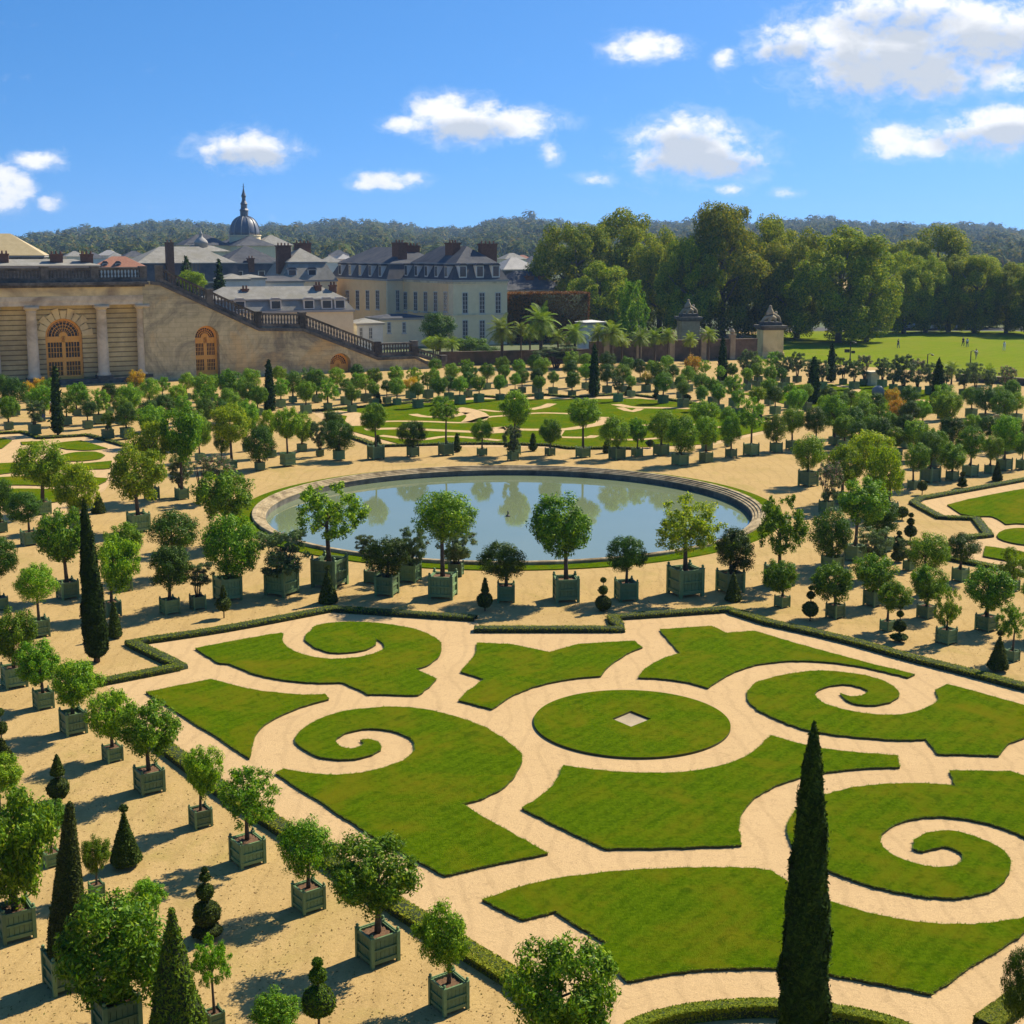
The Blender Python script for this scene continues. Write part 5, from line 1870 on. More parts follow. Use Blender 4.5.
lamp(927, 372, 354, "dark lamp post on the meadow edge left of the right-hand palm")
lamp(970, 371, 351, "dark lamp post on the meadow edge near the right edge")
sg = lamp(850, 362, 342, "lamp post with two dark sign plates at the meadow's left edge")
h = 2.6
b = MB()
b.box(-0.9, -0.05, h * 0.55, -0.12, 0.02, h * 0.55 + 0.5)
b.box(0.12, -0.05, h * 0.5, 0.7, 0.02, h * 0.5 + 0.4)
b.build("sign_plate", M["iron"], sg)

CARM = {k: mat_plain("car_paint_" + k, c, 0.25, 0.6) for k, c in dict(white=(0.75, 0.75, 0.75), dark=(0.02, 0.025, 0.04), silver=(0.4, 0.42, 0.44), red=(0.3, 0.03, 0.03)).items()}


def car(x, y, rz, col, label):
    t = empty("parked_car", (x, y, 0), rz)
    tag(t, label, "car", "cars parked under the plane trees")
    b = MB()
    pr = [(-2.1, 0.3), (2.1, 0.3), (2.15, 0.6), (2.0, 0.82), (1.1, 0.92), (0.5, 1.38), (-1.1, 1.45), (-1.85, 0.95), (-2.12, 0.85)]
    b.prism(pr, -0.85, 0.85)
    b.build("body", CARM[col], t)
    w_ = MB()
    w_.prism([(0.92, 0.95), (0.45, 1.32), (-1.05, 1.38), (-1.6, 0.97)], -0.87, -0.852)
    w_.prism([(0.92, 0.95), (0.45, 1.32), (-1.05, 1.38), (-1.6, 0.97)], 0.852, 0.87)
    w_.build("window", M["glass"], t)
    for wx in (-1.3, 1.3):
        for wy in (-0.8, 0.8):
            b = MB()
            b.lathe([(0.32, -0.1), (0.32, 0.1)], 0, 0, 14)
            b.lathe([(0.18, -0.112), (0.18, 0.112)], 0, 0, 10, 1)
            o = b.build("wheel", [M["rubber"], M["frame"]], t, False, (wx, wy, 0.32))
            o.rotation_euler = (math.pi / 2, 0, 0)


for i, (u, D, rz, c, lab) in enumerate([
    (884, 290, 0.3, "white", "white car parked under the plane trees, leftmost of the far row"), (897, 289, 0.25, "silver", "silver car parked second from left in the far row under the plane trees"),
    (908, 291, 0.2, "white", "white car parked third from left in the far row under the plane trees"), (921, 289, 0.3, "white", "white car parked fourth from left in the far row under the plane trees"),
    (933, 290, 0.3, "silver", "silver car parked fifth from left in the far row under the plane trees"), (967, 289, 0.2, "white", "white car parked alone at the right end under the far trees"),
    (733, 246, 0.1, "dark", "dark blue car parked in the shade left of the tall gate pier"), (748, 246, 0.15, "dark", "black car parked in the shade right next to the gate pier")]):
    x = at(u, 330, D)[0]
    car(x, D, rz, c, lab)


def person(u, vb, label, top, legs, pose=0.12, hgt=1.7):
    x, y = G(u, vb)
    t = empty("person", (x, y, 0), random.uniform(0, 6))
    tag(t, label, "person", None)
    s = hgt / 1.75

    def skin(name, js, es, rads, mat):
        me = bpy.data.meshes.new(name)
        me.from_pydata([(p[0] * s, p[1] * s, p[2] * s) for p in js], es, [])
        me.materials.append(mat)
        o = inst(name, me, t)
        o.modifiers.new("skin", "SKIN")
        sv = me.skin_vertices[0].data
        for i, r_ in enumerate(rads):
            sv[i].radius = (r_ * s, r_ * s)
        sv[0].use_root = True
        o.modifiers.new("sub", "SUBSURF").levels = 1
        return o
    p = pose
    js = [(0, 0, .95), (0, 0, 1.2), (0, 0, 1.42), (0, 0, 1.52), (0, -.01, 1.65), (.1, 0, .92), (.11, -p, .5), (.11, -p * .4, .07), (.11, -p * .4 - .16, .04), (-.1, 0, .92), (-.11, p, .5), (-.11, p * 1.9, .1),
          (-.11, p * 1.9 - .15, .05), (.19, 0, 1.40), (.24, .06, 1.12), (.24, -.05, .87), (-.19, 0, 1.40), (-.24, -.06, 1.12), (-.24, -.16, .90)]
    es = [(0, 1), (1, 2), (2, 3), (3, 4), (0, 5), (5, 6), (6, 7), (7, 8), (0, 9), (9, 10), (10, 11), (11, 12), (2, 13), (13, 14), (14, 15), (2, 16), (16, 17), (17, 18)]
    rd_ = [.13, .12, .13, .05, .10, .085, .055, .04, .03, .085, .055, .04, .03, .055, .04, .03, .055, .04, .03]
    skin("body", js, es, rd_, M["skin"])
    skin("shirt", [js[0], js[1], js[2], js[13], js[14], js[16], js[17]], [(0, 1), (1, 2), (2, 3), (3, 4), (2, 5), (5, 6)], [.155, .145, .155, .075, .06, .075, .06], top)
    skin("trousers", [js[0], js[5], js[6], js[7], js[9], js[10], js[11]], [(0, 1), (1, 2), (2, 3), (0, 4), (4, 5), (5, 6)], [.15, .10, .072, .055, .10, .072, .055], legs)
    skin("hair", [(0, .02, 1.70), (0, .05, 1.64), (0, .06, 1.58)], [(0, 1), (1, 2)], [.10, .10, .06], M["hair"])


CL = {k: mat_plain("cloth_" + k, c, 0.9) for k, c in dict(red=(0.5, 0.03, 0.03), white=(0.75, 0.73, 0.7), blue=(0.05, 0.08, 0.2), black=(0.02, 0.02, 0.02), beige=(0.4, 0.32, 0.2)).items()}
person(44, 422, "person in a red top walking among the far potted trees at left", CL["red"], CL["blue"])
person(52, 415, "person in white and red standing beside the slim cypress at left", CL["white"], CL["red"])
person(898, 348.5, "lone person in dark clothes at the shaded left end of the meadow", CL["black"], CL["blue"])
person(963, 346.5, "person in dark clothes on the meadow, left one of a pair", CL["black"], CL["black"])
person(967, 347.5, "person in a white top on the meadow, right one of a pair", CL["white"], CL["blue"])
person(976, 359.5, "person in a pale top in the middle of the meadow, below the pair", CL["white"], CL["beige"])
person(1004, 351, "person in white on the meadow close to the right edge", CL["white"], CL["white"])
person(760, 424, "person in dark clothes on the sand before the far potted trees at right", CL["black"], CL["black"])
# ------------------------------------------------------------------ potted trees, row by row
# (u, row of box foot, box width, crown u, crown v, crown width, crown height, kind)
ORD = ["first", "second", "third", "fourth", "fifth", "sixth", "seventh", "eighth", "ninth", "tenth", "eleventh", "twelfth"]


def nth(i, n):
    if i == 0:
        return "leftmost"
    if i == n - 1:
        return "rightmost"
    return (ORD[i] if i < 12 else "%dth" % (i + 1)) + " from the left"


def row(phrase, group, items, near, ring=False):
    items = sorted(items, key=lambda q: q[3])
    for i, q in enumerate(items):
        u, vb, bw, uc, vc, cw, chh, kind = q
        lab = "%s, %s %s" % (LOOK[kind], nth(i, len(items)), phrase)
        potted(u, vb, bw, uc, vc, cw, chh, kind, lab, group, near, ring)


PG = "potted trees in green wooden boxes"
row("along the lower left hedge", PG, [
    (15, 689, 28, 15, 635, 45, 50, "loose"), (44, 710, 22, 38, 663, 42, 44, "loose"), (74, 736, 28, 77, 682, 52, 46, "loose"), (113, 763, 21, 110, 715, 46, 48, "loose"),
    (150, 795, 32, 150, 728, 58, 54, "wide"), (201, 829, 24, 201, 771, 38, 52, "loose"), (248, 868, 36, 248, 796, 60, 58, "airy"), (309, 914, 33, 307, 847, 56, 58, "round"),
    (378, 967, 43, 374, 873, 88, 70, "wide"), (449, 1015, 39, 441, 936, 56, 62, "loose"), (558, 1100, 46, 561, 990, 110, 96, "loose")], True)
row("among the nearest boxes at bottom left", PG, [
    (17, 943, 42, 10, 848, 90, 116, "loose"), (118, 1042, 51, 111, 947, 106, 116, "loose"), (152, 962, 22, 147, 896, 38, 34, "loose"), (97, 898, 17, 96, 855, 28, 36, "loose"),
    (215, 1030, 21, 211, 960, 40, 48, "airy"), (2, 835, 22, 2, 773, 38, 36, "loose"), (52, 868, 20, 50, 816, 34, 32, "loose"), (280, 1085, 22, 277, 1012, 50, 40, "loose")], True)
row("at the bottom right corner", PG, [(1030, 1080, 34, 1022, 985, 38, 78, "dark")], True)
row("in front of the pond", PG, [
    (282, 597, 27, 281, 551, 52, 48, "grey"), (330, 589, 30, 331, 511, 66, 54, "airy"), (387, 597, 21, 387, 556, 48, 38, "dark"),
    (443, 600, 27, 445, 516, 62, 50, "round"), (506, 603, 19, 503, 561, 47, 38, "dark"), (566, 603, 26, 560, 526, 60, 62, "loose"), (626, 602, 21, 627, 554, 40, 36, "dark"),
    (685, 598, 30, 688, 524, 64, 56, "airyellow"), (730, 594, 23, 734, 550, 40, 44, "dark"), (779, 588, 24, 783, 525, 48, 58, "airy")], True, True)
row("in the second line before the pond", PG, [
    (373, 584, 15, 366, 545, 20, 20, "grey"), (410, 583, 20, 413, 546, 32, 38, "grey"), (456, 577, 15, 457, 543, 38, 38, "grey")], True, True)
row("among the boxes left of the pond", PG, [
    (43, 515, 18, 40, 465, 54, 46, "yellow"), (78, 530, 18, 76, 487, 44, 48, "yellow"), (139, 533, 24, 136, 472, 54, 56, "yellow"), (152, 500, 16, 152, 441, 46, 40, "yellow"), (182, 500, 14, 185, 434, 42, 54, "loose"),
    (181, 498, 11, 181, 471, 26, 28, "grey"), (202, 503, 11, 215, 467, 34, 24, "pink"), (224, 548, 22, 225, 495, 60, 46, "wide"), (228, 602, 29, 230, 546, 57, 64, "round"), (174, 578, 20, 174, 531, 50, 40, "dark"),
    (170, 615, 20, 170, 567, 46, 44, "dark"), (198, 610, 17, 199, 573, 28, 24, "grey"), (68, 600, 23, 62, 536, 52, 52, "loose"), (112, 617, 20, 118, 563, 42, 56, "loose"), (125, 592, 16, 124, 541, 38, 36, "loose"),
    (40, 638, 22, 36, 583, 42, 38, "round"), (0, 611, 18, 0, 557, 34, 42, "dark"), (30, 546, 19, 24, 507, 34, 32, "dark"), (1, 533, 14, 0, 500, 28, 42, "dark")], True)
row("right of the pond front", PG, [
    (782, 608, 15, 780, 576, 34, 32, "loose"), (832, 574, 21, 831, 533, 40, 50, "dark"), (835, 619, 18, 834, 582, 42, 36, "wide"), (873, 607, 19, 874, 573, 40, 36, "loose"), (870, 580, 16, 875, 543, 34, 32, "grey"),
    (855, 562, 21, 864, 501, 48, 44, "loose"), (885, 552, 18, 880, 516, 42, 38, "dark"), (887, 632, 14, 894, 595, 34, 30, "wide"), (926, 619, 18, 927, 583, 36, 36, "loose"), (925, 597, 16, 929, 552, 42, 38, "round"),
    (909, 571, 12, 909, 548, 22, 20, "grey"), (946, 645, 20, 948, 606, 26, 38, "airy"), (960, 582, 16, 963, 547, 36, 26, "dark"), (986, 632, 21, 988, 588, 50, 42, "wide"), (1012, 592, 14, 1013, 563, 26, 32, "airy"),
    (1012, 662, 14, 1012, 621, 28, 34, "airy"), (1040, 640, 20, 1044, 598, 44, 42, "loose")], True)
row("beyond the right end of the pond", PG, [
    (808, 487, 19, 809, 452, 36, 34, "round"), (826, 513, 14, 830, 481, 28, 38, "pink"), (842, 505, 16, 846, 464, 40, 40, "yellow"), (872, 500, 16, 871, 450, 46, 40, "yellow"), (888, 518, 18, 885, 474, 38, 58, "yellow"),
    (930, 483, 19, 929, 447, 28, 32, "dark"), (970, 477, 15, 970, 442, 28, 32, "round"), (990, 474, 11, 993, 448, 22, 24, "round"), (952, 481, 12, 952, 456, 28, 28, "loose"), (1004, 471, 15, 1007, 433, 28, 36, "round"),
    (913, 490, 11, 917, 457, 26, 28, "round"), (1022, 470, 12, 1021, 444, 16, 22, "dark")], True)
row("behind the pond", PG, [
    (376, 460, 17, 374, 417, 26, 28, "loose"), (413, 457, 12, 412, 433, 29, 24, "dark"), (446, 456, 15, 444, 408, 28, 24, "airy"), (482, 456, 10, 482, 430, 22, 22, "round"), (515, 455, 11, 515, 408, 32, 34, "loose"),
    (513, 461, 11, 512, 438, 20, 26, "grey"), (550, 456, 10, 550, 431, 24, 24, "loose"), (583, 458, 14, 583, 412, 34, 28, "loose"), (617, 460, 16, 615, 431, 32, 30, "round"), (637, 457, 11, 638, 430, 20, 24, "loose"),
    (661, 456, 15, 662, 426, 28, 32, "round"), (680, 466, 16, 682, 434, 34, 38, "round"), (706, 463, 13, 706, 431, 26, 30, "round"), (731, 458, 11, 730, 430, 22, 28, "round"), (751, 456, 15, 750, 413, 28, 32, "airy"),
    (776, 453, 12, 775, 428, 24, 28, "round"), (792, 450, 12, 793, 420, 24, 26, "round")], True)
row("in the back line behind the pond", PG, [(707, 451, 12, 704, 414, 28, 24, "loose"), (728, 447, 8, 728, 416, 16, 18, "round"), (816, 450, 11, 815, 420, 22, 24, "dark"), (834, 446, 12, 833, 411, 30, 30, "round")], False)
row("left of the lawns beyond the pond", PG, [
    (288, 467, 17, 287, 423, 26, 28, "loose"), (302, 452, 11, 303, 427, 22, 26, "loose"), (339, 461, 13, 338, 436, 30, 30, "dark"), (320, 457, 9, 318, 434, 18, 24, "grey"), (260, 471, 12, 259, 444, 31, 34, "dark"),
    (272, 458, 10, 267, 424, 20, 26, "yellow"), (232, 470, 12, 231, 424, 36, 36, "yellow"), (222, 466, 11, 222, 440, 16, 24, "dark"), (334, 448, 10, 333, 422, 20, 22, "dark"), (247, 452, 10, 246, 416, 24, 28, "loose"),
    (200, 462, 11, 201, 432, 20, 26, "round"), (306, 446, 9, 306, 412, 0.1, 0.1, "round")][:-1], False)

# far boxes: (crown u, crown v, crown width[, kind])
FAR = [
    ("below the columned gallery", [(3, 385, 17, "dark"), (15, 391, 22, "dark"), (9, 407, 18, "loose"), (27, 388, 11, "autumn"), (39, 385, 12, "autumn"), (41, 398, 21), (35, 411, 15, "grey"), (50, 388, 15), (67, 403, 17), (77, 394, 18, "loose"),
                                    (88, 408, 14, "dark"), (99, 400, 18), (110, 393, 16, "dark"), (130, 397, 21), (127, 414, 19, "dark"), (136, 379, 15, "autumn"), (150, 389, 18), (121, 404, 14), (108, 418, 12)]),
    ("below the upper staircase flight", [(163, 384, 12), (176, 394, 16, "yellow"), (187, 381, 14), (148, 410, 17, "dark"), (163, 406, 20, "dark"), (152, 420, 24, "loose"), (203, 385, 18), (205, 396, 20), (206, 409, 17, "dark"), (231, 383, 22), (214, 382, 12),
                                          (229, 399, 18), (247, 392, 16), (250, 379, 17), (258, 395, 15, "loose"), (279, 373, 12, "yellow"), (281, 387, 15), (190, 423, 24, "loose"), (182, 404, 14), (221, 408, 14, "dark"), (242, 406, 12)]),
    ("below the lower staircase flight", [(293, 382, 18), (306, 391, 16, "loose"), (317, 380, 18), (328, 389, 18), (337, 376, 14), (308, 377, 14, "grey"), (346, 385, 11), (352, 393, 13, "loose"), (357, 371, 12, "dark"), (357, 380, 12), (366, 382, 13), (374, 376, 13), (374, 388, 10, "loose"),
                                          (387, 386, 10, "dark"), (396, 374, 13), (397, 386, 14), (411, 384, 12, "autumn"), (414, 375, 13), (418, 389, 11, "dark"), (428, 379, 12), (435, 365, 11), (434, 374, 10)]),
    ("beyond the far lawns, left part", [(439, 385, 14, "loose"), (449, 382, 11, "dark"), (452, 371, 13), (460, 384, 13), (466, 367, 13), (470, 371, 12), (468, 379, 12, "dark"), (479, 383, 12, "loose"), (487, 371, 13), (502, 364, 12), (504, 371, 10), (500, 382, 12, "loose"), (519, 366, 11),
                                         (522, 376, 12), (515, 379, 10), (535, 362, 13, "dark"), (542, 366, 14), (537, 375, 11, "dark"), (539, 382, 10), (553, 377, 10)]),
    ("beyond the far lawns, middle part", [(571, 359, 13), (571, 369, 15, "dark"), (572, 379, 12), (586, 360, 11), (586, 371, 12, "loose"), (607, 360, 14, "dark"), (607, 373, 15, "dark"), (623, 373, 15), (627, 364, 12), (618, 383, 10, "grey"), (631, 381, 9), (640, 366, 12, "dark"), (646, 378, 10, "gold"), (652, 367, 11),
                                           (659, 371, 15), (663, 382, 16), (667, 362, 11), (673, 371, 11, "dark"), (681, 381, 11), (683, 388, 11), (688, 373, 12), (693, 365, 16, "autumn"), (701, 381, 14), (702, 392, 11), (705, 366, 10)]),
    ("beyond the far lawns, right part", [(713, 385, 12), (719, 392, 13), (720, 371, 9), (732, 369, 10), (734, 385, 17), (738, 397, 11), (747, 374, 10), (757, 370, 11), (748, 362, 17, "grey"), (758, 395, 14, "yellow"), (769, 386, 13), (775, 394, 14, "dark"), (789, 390, 12), (797, 399, 17), (775, 361, 16), (785, 363, 14, "grey"),
                                          (797, 362, 14, "grey"), (806, 391, 12), (770, 373, 12), (782, 373, 9, "dark"), (758, 364, 14)]),
    ("among boxes right of the far lawns", [(828, 394, 13, "dark"), (826, 403, 13), (850, 397, 13, "dark"), (862, 401, 16), (876, 402, 15, "dark"), (852, 420, 22, "dark"), (866, 411, 20), (893, 397, 14, "autumn"), (910, 396, 17, "dark"), (898, 409, 18, "autumn"), (910, 412, 18, "dark"), (922, 409, 15), (880, 416, 20),
                                                      (880, 432, 23, "dark"), (895, 437, 16), (841, 401, 14), (858, 432, 18, "dark"), (844, 426, 18), (888, 422, 16, "loose"), (870, 424, 16), (838, 416, 16), (905, 424, 16, "dark")]),
    ("among the boxes at far right", [(943, 396, 19), (948, 406, 23, "loose"), (971, 396, 15), (985, 398, 20, "dark"), (1004, 403, 21), (1016, 401, 15), (1012, 389, 15), (998, 393, 13), (989, 426, 17, "dark"), (1007, 428, 20), (1021, 428, 14, "dark"), (917, 434, 23), (935, 441, 20, "loose"), (952, 430, 21, "dark"), (972, 424, 16),
                                            (930, 421, 0)][:-1]),
    ("in the shrub line along the meadow", [(843, 366, 13, "grey"), (864, 365, 14, "pink"), (854, 369, 12, "grey"), (882, 367, 13, "grey"), (903, 369, 20, "grey"), (917, 371, 17, "pink"), (893, 371, 13, "grey"), (930, 373, 14, "grey"), (975, 373, 15, "grey"), (1008, 377, 15, "pink"), (811, 368, 13, "grey"), (822, 369, 13, "grey"), (964, 377, 12, "grey"), (990, 378, 12, "grey"), (945, 374, 11, "grey")]),
]
for phrase, items in FAR:
    q = []
    for it in items:
        uc, vc, w_ = it[:3]
        kd = it[3] if len(it) > 3 else ("round", "loose", "round", "airy", "loose")[int(uc * 7 + vc * 3) % 5]
        sft = ((uc * 37 + vc * 11) % 7) - 3
        hh = w_ * (1.02 if kd not in ("grey", "pink") else 1.2)
        vb = vc + hh * 0.5 + 11 + 0.055 * (vc - 340) + (sft * 0.35 if kd not in ("autumn", "gold") else -4)
        bw = (vb - YH) / CH * 1.0 * (1.15 + 0.05 * sft)
        q.append((uc, vb, max(bw, 6.5), uc, vc, w_ * 1.16, hh * 1.1, kd))
    row(phrase, "far " + PG if "shrub" not in phrase else "shrubs in boxes along the meadow", q, False)


# ------------------------------------------------------------------ palms
def frond_set(seed, n=34):
    rng = np.random.default_rng(seed)
    V, F = [], []
    for k in range(n):
        a = 2 * np.pi * k * 0.618 + rng.normal(0, 0.15)
        el = np.interp(k, [0, n - 1], [1.35, -0.35]) + rng.normal(0, 0.08)
        L = rng.uniform(0.85, 1.05)
        m = 16
        p = np.zeros(3)
        d = np.array([math.cos(a) * math.cos(el), math.sin(a) * math.cos(el), math.sin(el)])
        side = np.array([-math.sin(a), math.cos(a), 0])
        for q in range(m):
            t = q / m
            p2 = p + d * L / m
            ll = 0.30 * math.sin(math.pi * min(0.12 + t * 0.88, 1)) ** 0.7
            for s_ in (-1, 1):
                tip = p + d * ll * 0.75 + side * s_ * ll * 0.8 - np.array([0, 0, ll * 0.25])
                b = len(V)
                V += [p, p + d * L / m * 0.7, tip + d * 0.02, tip]
                F.append((b, b + 1, b + 2, b + 3))
            p = p2
            d = d - np.array([0, 0, 0.085 + 0.03 * t])
            d /= np.linalg.norm(d)
    return mesh_np("fronds", np.array(V), np.array(F), M["lf_palm"])


FROND = [frond_set(s) for s in range(3)]
_p = MB()
_p.lathe([(0.5, -0.05), (0.42, 0.2), (0.40, 0.6), (0.46, 0.85), (0.62, 0.94), (0.5, 1.02)], n=10)
PTRUNK = _p.mesh("trunk", M["bark"], True)
PALM = [(502, 331, 17, 196), (521, 329, 9, 200), (541, 322, 20, 198), (530, 333, 10, 204), (558, 338, 10, 203), (575, 334, 15, 197), (598, 334, 11, 199), (612, 333, 15, 198), (622, 340, 10, 202), (640, 338, 11, 200), (655, 337, 12, 203), (668, 336, 10, 203),
        (709, 335, 10, 206), (690, 340, 9, 200), (952, 370, 10, 172), (989, 373, 9, 171), (440, 342, 9, 201), (452, 344, 9, 200)]
pal = sorted(PALM)
for i, (u, vc, rpx, D) in enumerate(pal):
    x, _, z = at(u, vc, D)
    r_ = rpx * D / CF
    t = empty("palm_tree", (x, D, 0))
    where = "behind the brown garden wall" if u < 800 else "at the foot of the meadow"
    grp = [p for p in pal if (p[0] < 800) == (u < 800)]
    tag(t, "%s palm with arching fronds, %s of those %s" % ("large" if rpx >= 15 else "small", nth(grp.index((u, vc, rpx, D)), len(grp)), where), "palm tree", "palms along the garden wall")
    hb = 0.0
    inst("trunk", PTRUNK, t, loc=(0, 0, hb), scale=(r_ * 0.22, r_ * 0.22, max(z - hb, 0.5)))
    inst("fronds", FROND[i % 3], t, loc=(0, 0, z), rz=i * 1.7, scale=(r_ * 1.15, r_ * 1.15, r_ * 1.15))

# ------------------------------------------------------------------ big trees
def plane_crown(seed, n=52000, k=130):
    """unit crown: width 1, height 1, centred"""
    rng = np.random.default_rng(seed)
    d = sph(k, rng)
    c = d * (0.41 * rng.random((k, 1)) ** 0.24)
    c[:, 2] = c[:, 2] * 1.05
    c[:, :2] *= 1 - 0.25 * np.clip(c[:, 2:3] * 2, 0, 1)
    r = rng.uniform(0.045, 0.10, k)
    P, Nn = clump_cloud(n, c, r, rng, 0.45)
    V, F = quads(P, Nn + [0, 0, 0.35], 0.0088, 1.2, 0.55, rng)
    return mesh_np("crown", unit_box(V), F, M["lf_plane"])


PCROWN = [plane_crown(s) for s in range(5)]
_pt = []
for s in range(3):
    rr = random.Random(s)
    b = MB()
    b.tube([(0, 0, -0.02), (0.004, 0, 0.12), (0, 0.004, 0.3), (0.01, 0, 0.5), (0, 0, 0.8)], [0.034, 0.026, 0.022, 0.017, 0.006], 9)
    for k in range(9):
        a = k * 2.4 + rr.uniform(-0.3, 0.3)
        z = 0.25 + 0.045 * k
        l = rr.uniform(0.18, 0.3)
        b.tube([(0, 0, z), (l * 0.5 * math.cos(a), l * 0.5 * math.sin(a), z + 0.08), (l * math.cos(a), l * math.sin(a), z + 0.2)], [0.013, 0.009, 0.003], 6)
    _pt.append(b.mesh("trunk", M["bark_pale"], True))
TREES = [  # u, top row, bottom row of crown, width px, distance, label
    (575, 224, 318, 86, 285, "rounded plane tree at the left end of the dark tree belt, behind the clipped hedge"), (622, 211, 330, 96, 292, "tall round plane tree with yellowish top in the left half of the tree belt"),
    (660, 232, 340, 62, 275, "darker plane tree filling the dip between the two tallest crowns"), (600, 262, 345, 70, 262, "lower dark plane tree in front of the left end of the tree belt"),
    (722, 203, 342, 92, 262, "tallest plane tree of the belt, rising behind the left gate pier"), (690, 238, 345, 62, 258, "dark plane tree behind the statue on the left gate pier"),
    (765, 217, 345, 80, 270, "plane tree with bright top behind the tall gate pier"), (798, 233, 348, 70, 262, "plane tree standing right of the tall gate pier"),
    (840, 228, 347, 100, 250, "broad sunlit plane tree at the left edge of the meadow"), (868, 258, 344, 52, 252, "low sunlit flank tree on the right side of the broad plane tree"),
    (905, 252, 333, 56, 276, "bright plane tree in the receding row, first right of the broad one"), (936, 226, 326, 78, 312, "plane tree with rusty top behind the receding row"), (927, 258, 334, 48, 279, "green plane tree in the receding row, second from left"),
    (950, 256, 333, 48, 281, "green plane tree in the receding row, third from left"), (976, 254, 332, 52, 278, "green plane tree in the receding row, fourth from left"), (905, 242, 325, 60, 312, "dark plane tree peeping over the left part of the receding row"),
    (1008, 263, 335, 54, 277, "dark shaded plane tree at the right edge beside the meadow"), (1040, 262, 338, 60, 270, "darkest plane tree cut by the right edge"), (985, 257, 325, 60, 318, "plane tree behind the right part of the receding row"), (1020, 262, 325, 60, 322, "far plane tree behind the dark ones at the right edge"),
]
for u, vt, D, wd in ((888, 262, 300, "between the broad one and the next"), (915, 263, 297, "between the first and second"), (938, 260, 298, "between the second and third"), (963, 262, 296, "between the third and fourth"), (992, 266, 297, "right of the fourth")):
    TREES.append((u, vt, 335, 46, D, "leafy tree filling the gap of the receding row, " + wd))
for i, u in enumerate((884, 903, 921, 940, 958, 977, 995, 1014, 1034)):
    TREES.append((u, 266 + (i * 5) % 9, 331, 42, 335 + (i * 13) % 17, "%s tree of the shady back row seen between the meadow trunks" % ("leftmost" if i == 0 else "rightmost" if i == 8 else ("second", "third", "fourth", "fifth", "sixth", "seventh", "eighth")[i - 1])))
for i, (u, vt, vb, w_, D, lab) in enumerate(TREES):
    x = at(u, 300, D)[0]
    zt, zb = zrow(D, vt), max(zrow(D, vb + 3), 1.2)
    wm = w_ * D / CF * 1.06
    t = empty("plane_tree", (x, D, 0), i * 1.3)
    tag(t, lab, "tree", "plane trees of the belt behind the garden")
    inst("trunk", _pt[i % 3], t, scale=(zt, zt, zt))
    inst("crown", PCROWN[i % 5], t, loc=(0, 0, (zt + zb) / 2 - 0.4), rz=i, scale=(wm, wm, (zt - zb) * 0.97))
# paler small tree and bushes
x, y, _ = at(632, 310, 222)
t = empty("birch_tree", (x, y, 0))
tag(t, "small pale grey-green tree standing before the dark plane trees, right of the white hut", "tree")
inst("trunk", _pt[1], t, scale=(7, 7, 9))
inst("crown", CROWN["airy"][0], t, loc=(0, 0, zrow(222, 308)), scale=(5.4, 5.4, 8.4))
for (u, vc, w_, h_, D, lab, kd) in [(186, 268, 17, 22, 232, "dark pointed fir behind the staircase balustrade", "cone"), (219, 272, 9, 24, 236, "narrow dark conifer behind the staircase balustrade", "cone"),
                                    (193, 281, 24, 16, 226, "bright green bush behind the upper staircase", "yellow"), (438, 327, 30, 22, 228, "dark bush at the foot of the mansion", "dark"), (436, 343, 24, 10, 208, "bright low shrub below the mansion", "yellow"),
                                    (470, 345, 30, 12, 206, "low mixed shrub left of the big palm below the mansion", "loose"), (556, 352, 40, 10, 195, "brownish low shrub before the garden wall", "grey"), (486, 352, 26, 10, 203, "low dark shrub under the left palm", "dark")]:
    x, _, z = at(u, vc, D)
    s_ = D / CF
    if kd == "cone":
        t = empty("conifer", (x, D, 0))
        tag(t, lab, "conifer")
        ht = z + h_ * s_ / 2
        r_ = w_ * s_ / 2 * min(2.4, ht / (h_ * s_))
        leafy([(0.05, 0.5)] + [(r_ * (1 - q / 10) ** 0.8 * (1 + 0.18 * (q % 2)), 1 + (ht - 1) * q / 10) for q in range(10)] + [(0.02, ht)], "crown", M["lf_cypress"], 1800, 0.35, 0.7, 0, 0.1, u, t)
        b = MB()
        b.tube([(0, 0, 0), (0, 0, ht * 0.8)], [0.2, 0.05], 7)
        b.build("trunk", M["bark"], t)
    else:
        t = empty("bush", (x, D, 0))
        tag(t, lab, "bush")
        inst("stem", STEM[0], t, scale=(w_ * s_, w_ * s_, z))
        inst("crown", CROWN[kd][0], t, loc=(0, 0, z), scale=(w_ * s_ * 1.1, w_ * s_ * 1.1, max(h_ * s_ * 1.2, 1)))
# rust-coloured clipped hedge right of the mansion
f_h = Frame(at(509, 300, 246)[:2], TB * 0.5)
wH = f_h.front(589, 300)[0]
zH = zrow(246, 294)
rng = np.random.default_rng(11)
n = 26000
P = rng.random((n, 3)) * [wH, 5, zH]
fc = rng.integers(0, 3, n)
P[fc == 0, 1] = 0
P[fc == 1, 2] = zH
P[fc == 2, 0] = np.where(rng.random((fc == 2).sum()) < 0.5, 0, wH)
Nn = np.zeros((n, 3))
Nn[fc == 0, 1] = -1
Nn[fc == 1, 2] = 1
Nn[fc == 2, 0] = 1
P += rng.normal(0, 0.12, (n, 3))
P[:, 1] += 0.25 * np.sin(P[:, 0] * 1.1) * np.sin(P[:, 2] * 0.9)
V, F = quads(P, Nn, 0.16, 1.1, 0.7, rng)
cb = [(0.2, 0.2, 0), (wH - 0.2, 0.2, 0), (wH - 0.2, 4.8, 0), (0.2, 4.8, 0), (0.2, 0.2, zH - 0.2), (wH - 0.2, 0.2, zH - 0.2), (wH - 0.2, 4.8, zH - 0.2), (0.2, 4.8, zH - 0.2)]
